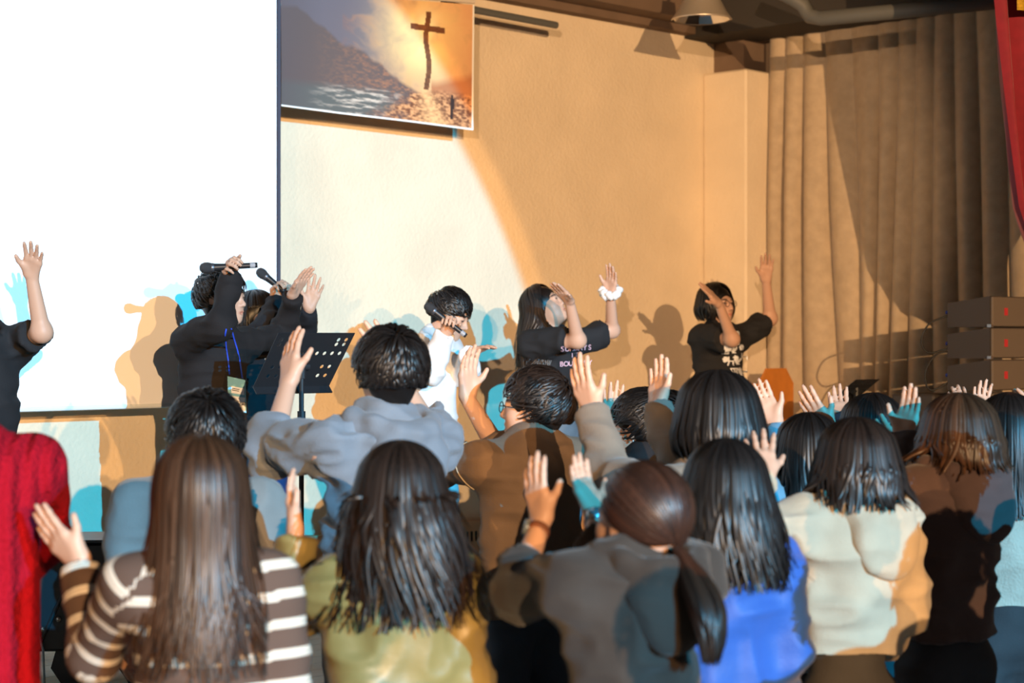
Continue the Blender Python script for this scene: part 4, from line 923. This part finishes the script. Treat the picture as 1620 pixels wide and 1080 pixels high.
J = person('man with glasses in a brown denim jacket turning his head to the left', 6.3, (846, 583, 72, 6, 0), 32, (838, 700),
    dict(R=arm((790, 715, 1), (738, 628, 1), (742, 533, 1), 'cr', cut=.18, spread=.03, curl=.15, hs=1.05), L=arm((700, 738, 1), (640, 700, 1), (622, 650, 1), 'a', cut=.9)),
    dict(kind='jacket', mat=cloth('brown_denim', srgb(112, 92, 76), sheen=.05), loose=.042, w=1.1, fold=.010), {**SH, 'n': 1200, 'vol': .019, 'fringe': .2, 'len': 1.1, 'tone': 'dark'}, seed=26, sh_w=.195, mouth=.6, trousers=(.035, .05, .075), hem=.06)
glasses(J)
seam = mat('seam_thread', srgb(176, 158, 132), .8)
def ring_seam(J, key, t):
    sp, E, W, T, a = J['S'][key]; d = unit(E-sp); c = sp+(E-sp)*t; ax = unit(np.cross(d, UP)); ay = np.cross(d, ax); pts = []
    for an in np.linspace(0, 2*math.pi, 33):
        v = ax*math.cos(an)+ay*math.sin(an); h = J['bv'].ray_cast(Vector(c+v*.30), Vector(-v), .3)
        if h[0] is not None and np.linalg.norm(np.array(h[0])-c) < .16: pts.append(np.array(h[0])+v*.002)
    if len(pts) > 3: MB().tube(pts, .0022, 5, False).build('seam', seam, J['top'], smooth=True)
ring_seam(J, 'L', .12)
J = person('tall person with a full dark bob and glasses in a taupe sweatshirt, both hands raised', 5.3, (1130, 588, 38, 0, 0), 36, (1118, 742),
    dict(L=arm((962, 752, 1), (938, 655, 1), (905, 562, 1), 'ar', cut=.97, spread=.1, curl=.14, hs=1.05), R=arm((1072, 730, 1), (1038, 648, 1), (1047, 567, 1), 'cl', cut=.95, spread=.06, curl=.1)),
    dict(kind='sweat', mat=cloth('taupe', srgb(126, 112, 98)), loose=.03), dict(style='bob', tip=1.36, n=620, vol=.030, gap=1.0, tuck=.03, bulge=.016), seed=27)
glasses(J)
J = person('person in a black top with an earring, one palm raised, beyond the bob with glasses', 6.6, (1014, 618, 62, 0, 0), 45, (1018, 722),
    dict(R=arm((975, 748, 1), (965, 672, 1), (972, 597, 1), 'c', spread=.12, curl=.05, cut=.98)), dict(kind='sweat', mat=BLACK, loose=.02), {**SH, 'len': 1.3}, seed=28, far=True)
R_, H_ = J['R'], J['Hc']; MB().lathe([(0, -.005), (.005, 0), (0, .005)], H_+R_@np.array([-.086, -.008, -.034]), 10).build('earring', m_steel, J['root'], smooth=True)
person('dark-haired person farthest back, mostly hidden behind the bob with glasses', 7.3, (1054, 622, 35, 0, 0), 40, (1053, 705), {}, dict(kind='sweat', mat=BLACK, loose=.02), SH, seed=29, far=True)
J = person('girl with a low ponytail in a dark hoodie, wearing a brown-strapped watch', 4.0, (1014, 729, 38, 4, 0), 22, (1000, 880),
    dict(L=arm((818, 935, 1), (856, 825, 1), (836, 706, 1), 'ar', cut=.38, spread=.08, curl=.12), R=arm((952, 900, 1), (940, 815, 1), (905, 724, 1), 'cr', cut=.4, spread=.08, curl=.12)),
    dict(kind='hoodie', mat=cloth('charcoal', srgb(54, 46, 40)), loose=.034, w=1.02, fold=.016, fsc=9, hoodshift=.08), dict(style='pony', tip=1.08, n=600, vol=.012, tone='auburn', sway=-.02, tie=(0, -.82, -.5), kick=.12), seed=30)
band(J, 'L', .86, .027*J['s'], .009, mat('strap_brown', srgb(120, 72, 48), .6), 'watch', (-1, .0, .3))
band(J, 'R', .86, .027*J['s'], .009, mat('watch_black', (.015, .015, .016), .4), 'watch', (0, -1, .2))
J = person('girl with long wavy black hair in a blue jacket with grey shoulders', 4.5, (1146, 697, 12, 0, 0), 14, (1142, 850), {},
    dict(kind='jacket', mat=cloth('blue_jacket', srgb(38, 78, 150), rough=.5), loose=.034, fold=.012), dict(style='long', tip=1.13, n=760, vol=.018, wave=.016, ragged=.06, flare=.2, gap=1.0), seed=31, sh_w=.165)
J = person('girl with a dark bob in a beige hoodie, one hand raised in front', 5.0, (1350, 663, 32, 0, 0), 26, (1342, 795),
    dict(L=arm((1178, 838, -1), (1208, 757, 1), (1200, 678, 1), 'a', spread=.2, curl=.06, cut=.97)), dict(kind='hoodie', mat=cloth('beige', srgb(172, 155, 132)), loose=.034, w=1.02, fold=.016, hoodshift=.08), dict(style='bob', tip=1.27, n=620, vol=.018, gap=1.0, tone='dark', ragged=.04, tuck=0, flare=.1), seed=32, trousers=(.05, .043, .036), hem=-.11)
J = person('girl with long black hair in a pale blue jacket, wearing a black wrist band', 5.8, (1276, 655, 28, 0, 0), 30, (1276, 755),
    dict(L=arm((1222, 800, 1), (1233, 728, 1), (1240, 665, 1), 'ar', spread=.14, curl=.06, cut=.95), R=arm((1240, 750, 1), (1226, 672, 1), (1196, 604, 1), 'c', spread=.06, curl=.12, cut=.9)),
    dict(kind='jacket', mat=cloth('pale_blue', srgb(138, 158, 170)), loose=.026), dict(style='long', tip=1.16, n=480, vol=.016, gap=1.0), seed=33, far=True)
band(J, 'R', .93, .026*J['s'], .002, mat('watch_black', (.015, .015, .016), .4), 'wrist_band')
person('person with a blue-lit black bob and both hands up, beyond the beige hoodie', 6.2, (1376, 624, 30, 0, 0), 30, (1374, 722),
    dict(L=arm((1318, 745, 1), (1312, 683, 1), (1267, 618, 1), 'ar', spread=.1, curl=.06, hs=1.1), R=arm((1345, 715, 1), (1332, 665, 1), (1322, 617, 1), 'c', spread=.1)),
    dict(kind='sweat', mat=cloth('navy', (.03, .035, .05), sheen=0), loose=.02), dict(style='bob', tip=1.32, n=480, vol=.018, gap=1.0), seed=34, far=True)
person('person with a brown bob in a dark maroon hoodie, hand raised on the left', 5.42, (1512, 624, 36, 0, 0), 30, (1496, 742),
    dict(L=arm((1412, 775, 1), (1428, 694, 1), (1450, 606, 1), 'cl', spread=.02, curl=.1, cut=.97), R=arm((1448, 775, 1), (1428, 715, 1), (1392, 668, 1), 'c', spread=.1, cut=.95)),
    dict(kind='hoodie', mat=cloth('maroon', srgb(70, 54, 52)), loose=.036, w=1.06, fold=.012, hoodshift=.08), dict(style='bob', tip=1.34, n=620, vol=.020, gap=.9, tone='brown', tuck=0, ragged=.04, flare=.08), seed=35, trousers=(.02, .02, .026), hem=-.05)
person('person with long black hair in a cream fleece at the right edge', 5.98, (1592, 624, 18, 0, 0), 16, (1592, 752),
    dict(R=arm((1668, 760, 1), (1632, 680, 1), (1617, 618, 1), 'l', spread=.1)), dict(kind='jacket', mat=cloth('fleece', srgb(180, 168, 150), bump=1.0, scale=120), loose=.03, name='fleece'), dict(style='long', tip=1.16, n=620, vol=.016, gap=1.0, ragged=.03), seed=36, trousers=(.03, .03, .033), hem=-.07)
person('hidden person whose raised fingers show above the brown bob', 6.75, (1534, 655, 20, 0, 0), 25, (1532, 752),
    dict(L=arm((1500, 730, 1), (1522, 662, 1), (1512, 603, 1), 'a', spread=.1), R=arm((1575, 730, 1), (1550, 662, 1), (1553, 603, 1), 'c', spread=.12)), dict(kind='sweat', mat=cloth('teal_dark', (.04, .06, .07)), loose=.02), SH, seed=37, far=True)

# spectators standing close by, right of the frame: they stand between the lamps and the crowd
for i, (xp, Yp, ht, lab, colr) in enumerate(((1.62, 3.0, 1.60, 'spectator standing outside the frame behind the maroon hoodie', (.05, .05, .06)), (.88, 1.62, 1.63, 'spectator standing outside the frame right beside the camera', (.08, .06, .05)),
        (2.2, 2.9, 1.76, 'tallest spectator outside the frame, farthest to the right', (.12, .12, .13)), (1.78, 4.2, 1.72, 'spectator outside the frame close behind the cream fleece', (.06, .07, .09)))):
    px = CX+xp/Yp*F
    hy = CY+(EYE-ht)/Yp*F; person(lab, Yp, (px, hy, 25, 0, 0), 25, (px, hy+.27/Yp*F), {}, dict(kind='sweat', mat=cloth('spectator_%d' % i, colr), loose=.02, vox=.014), {**SH, 'n': 300}, seed=60+i, far=True, group='spectators outside the frame')
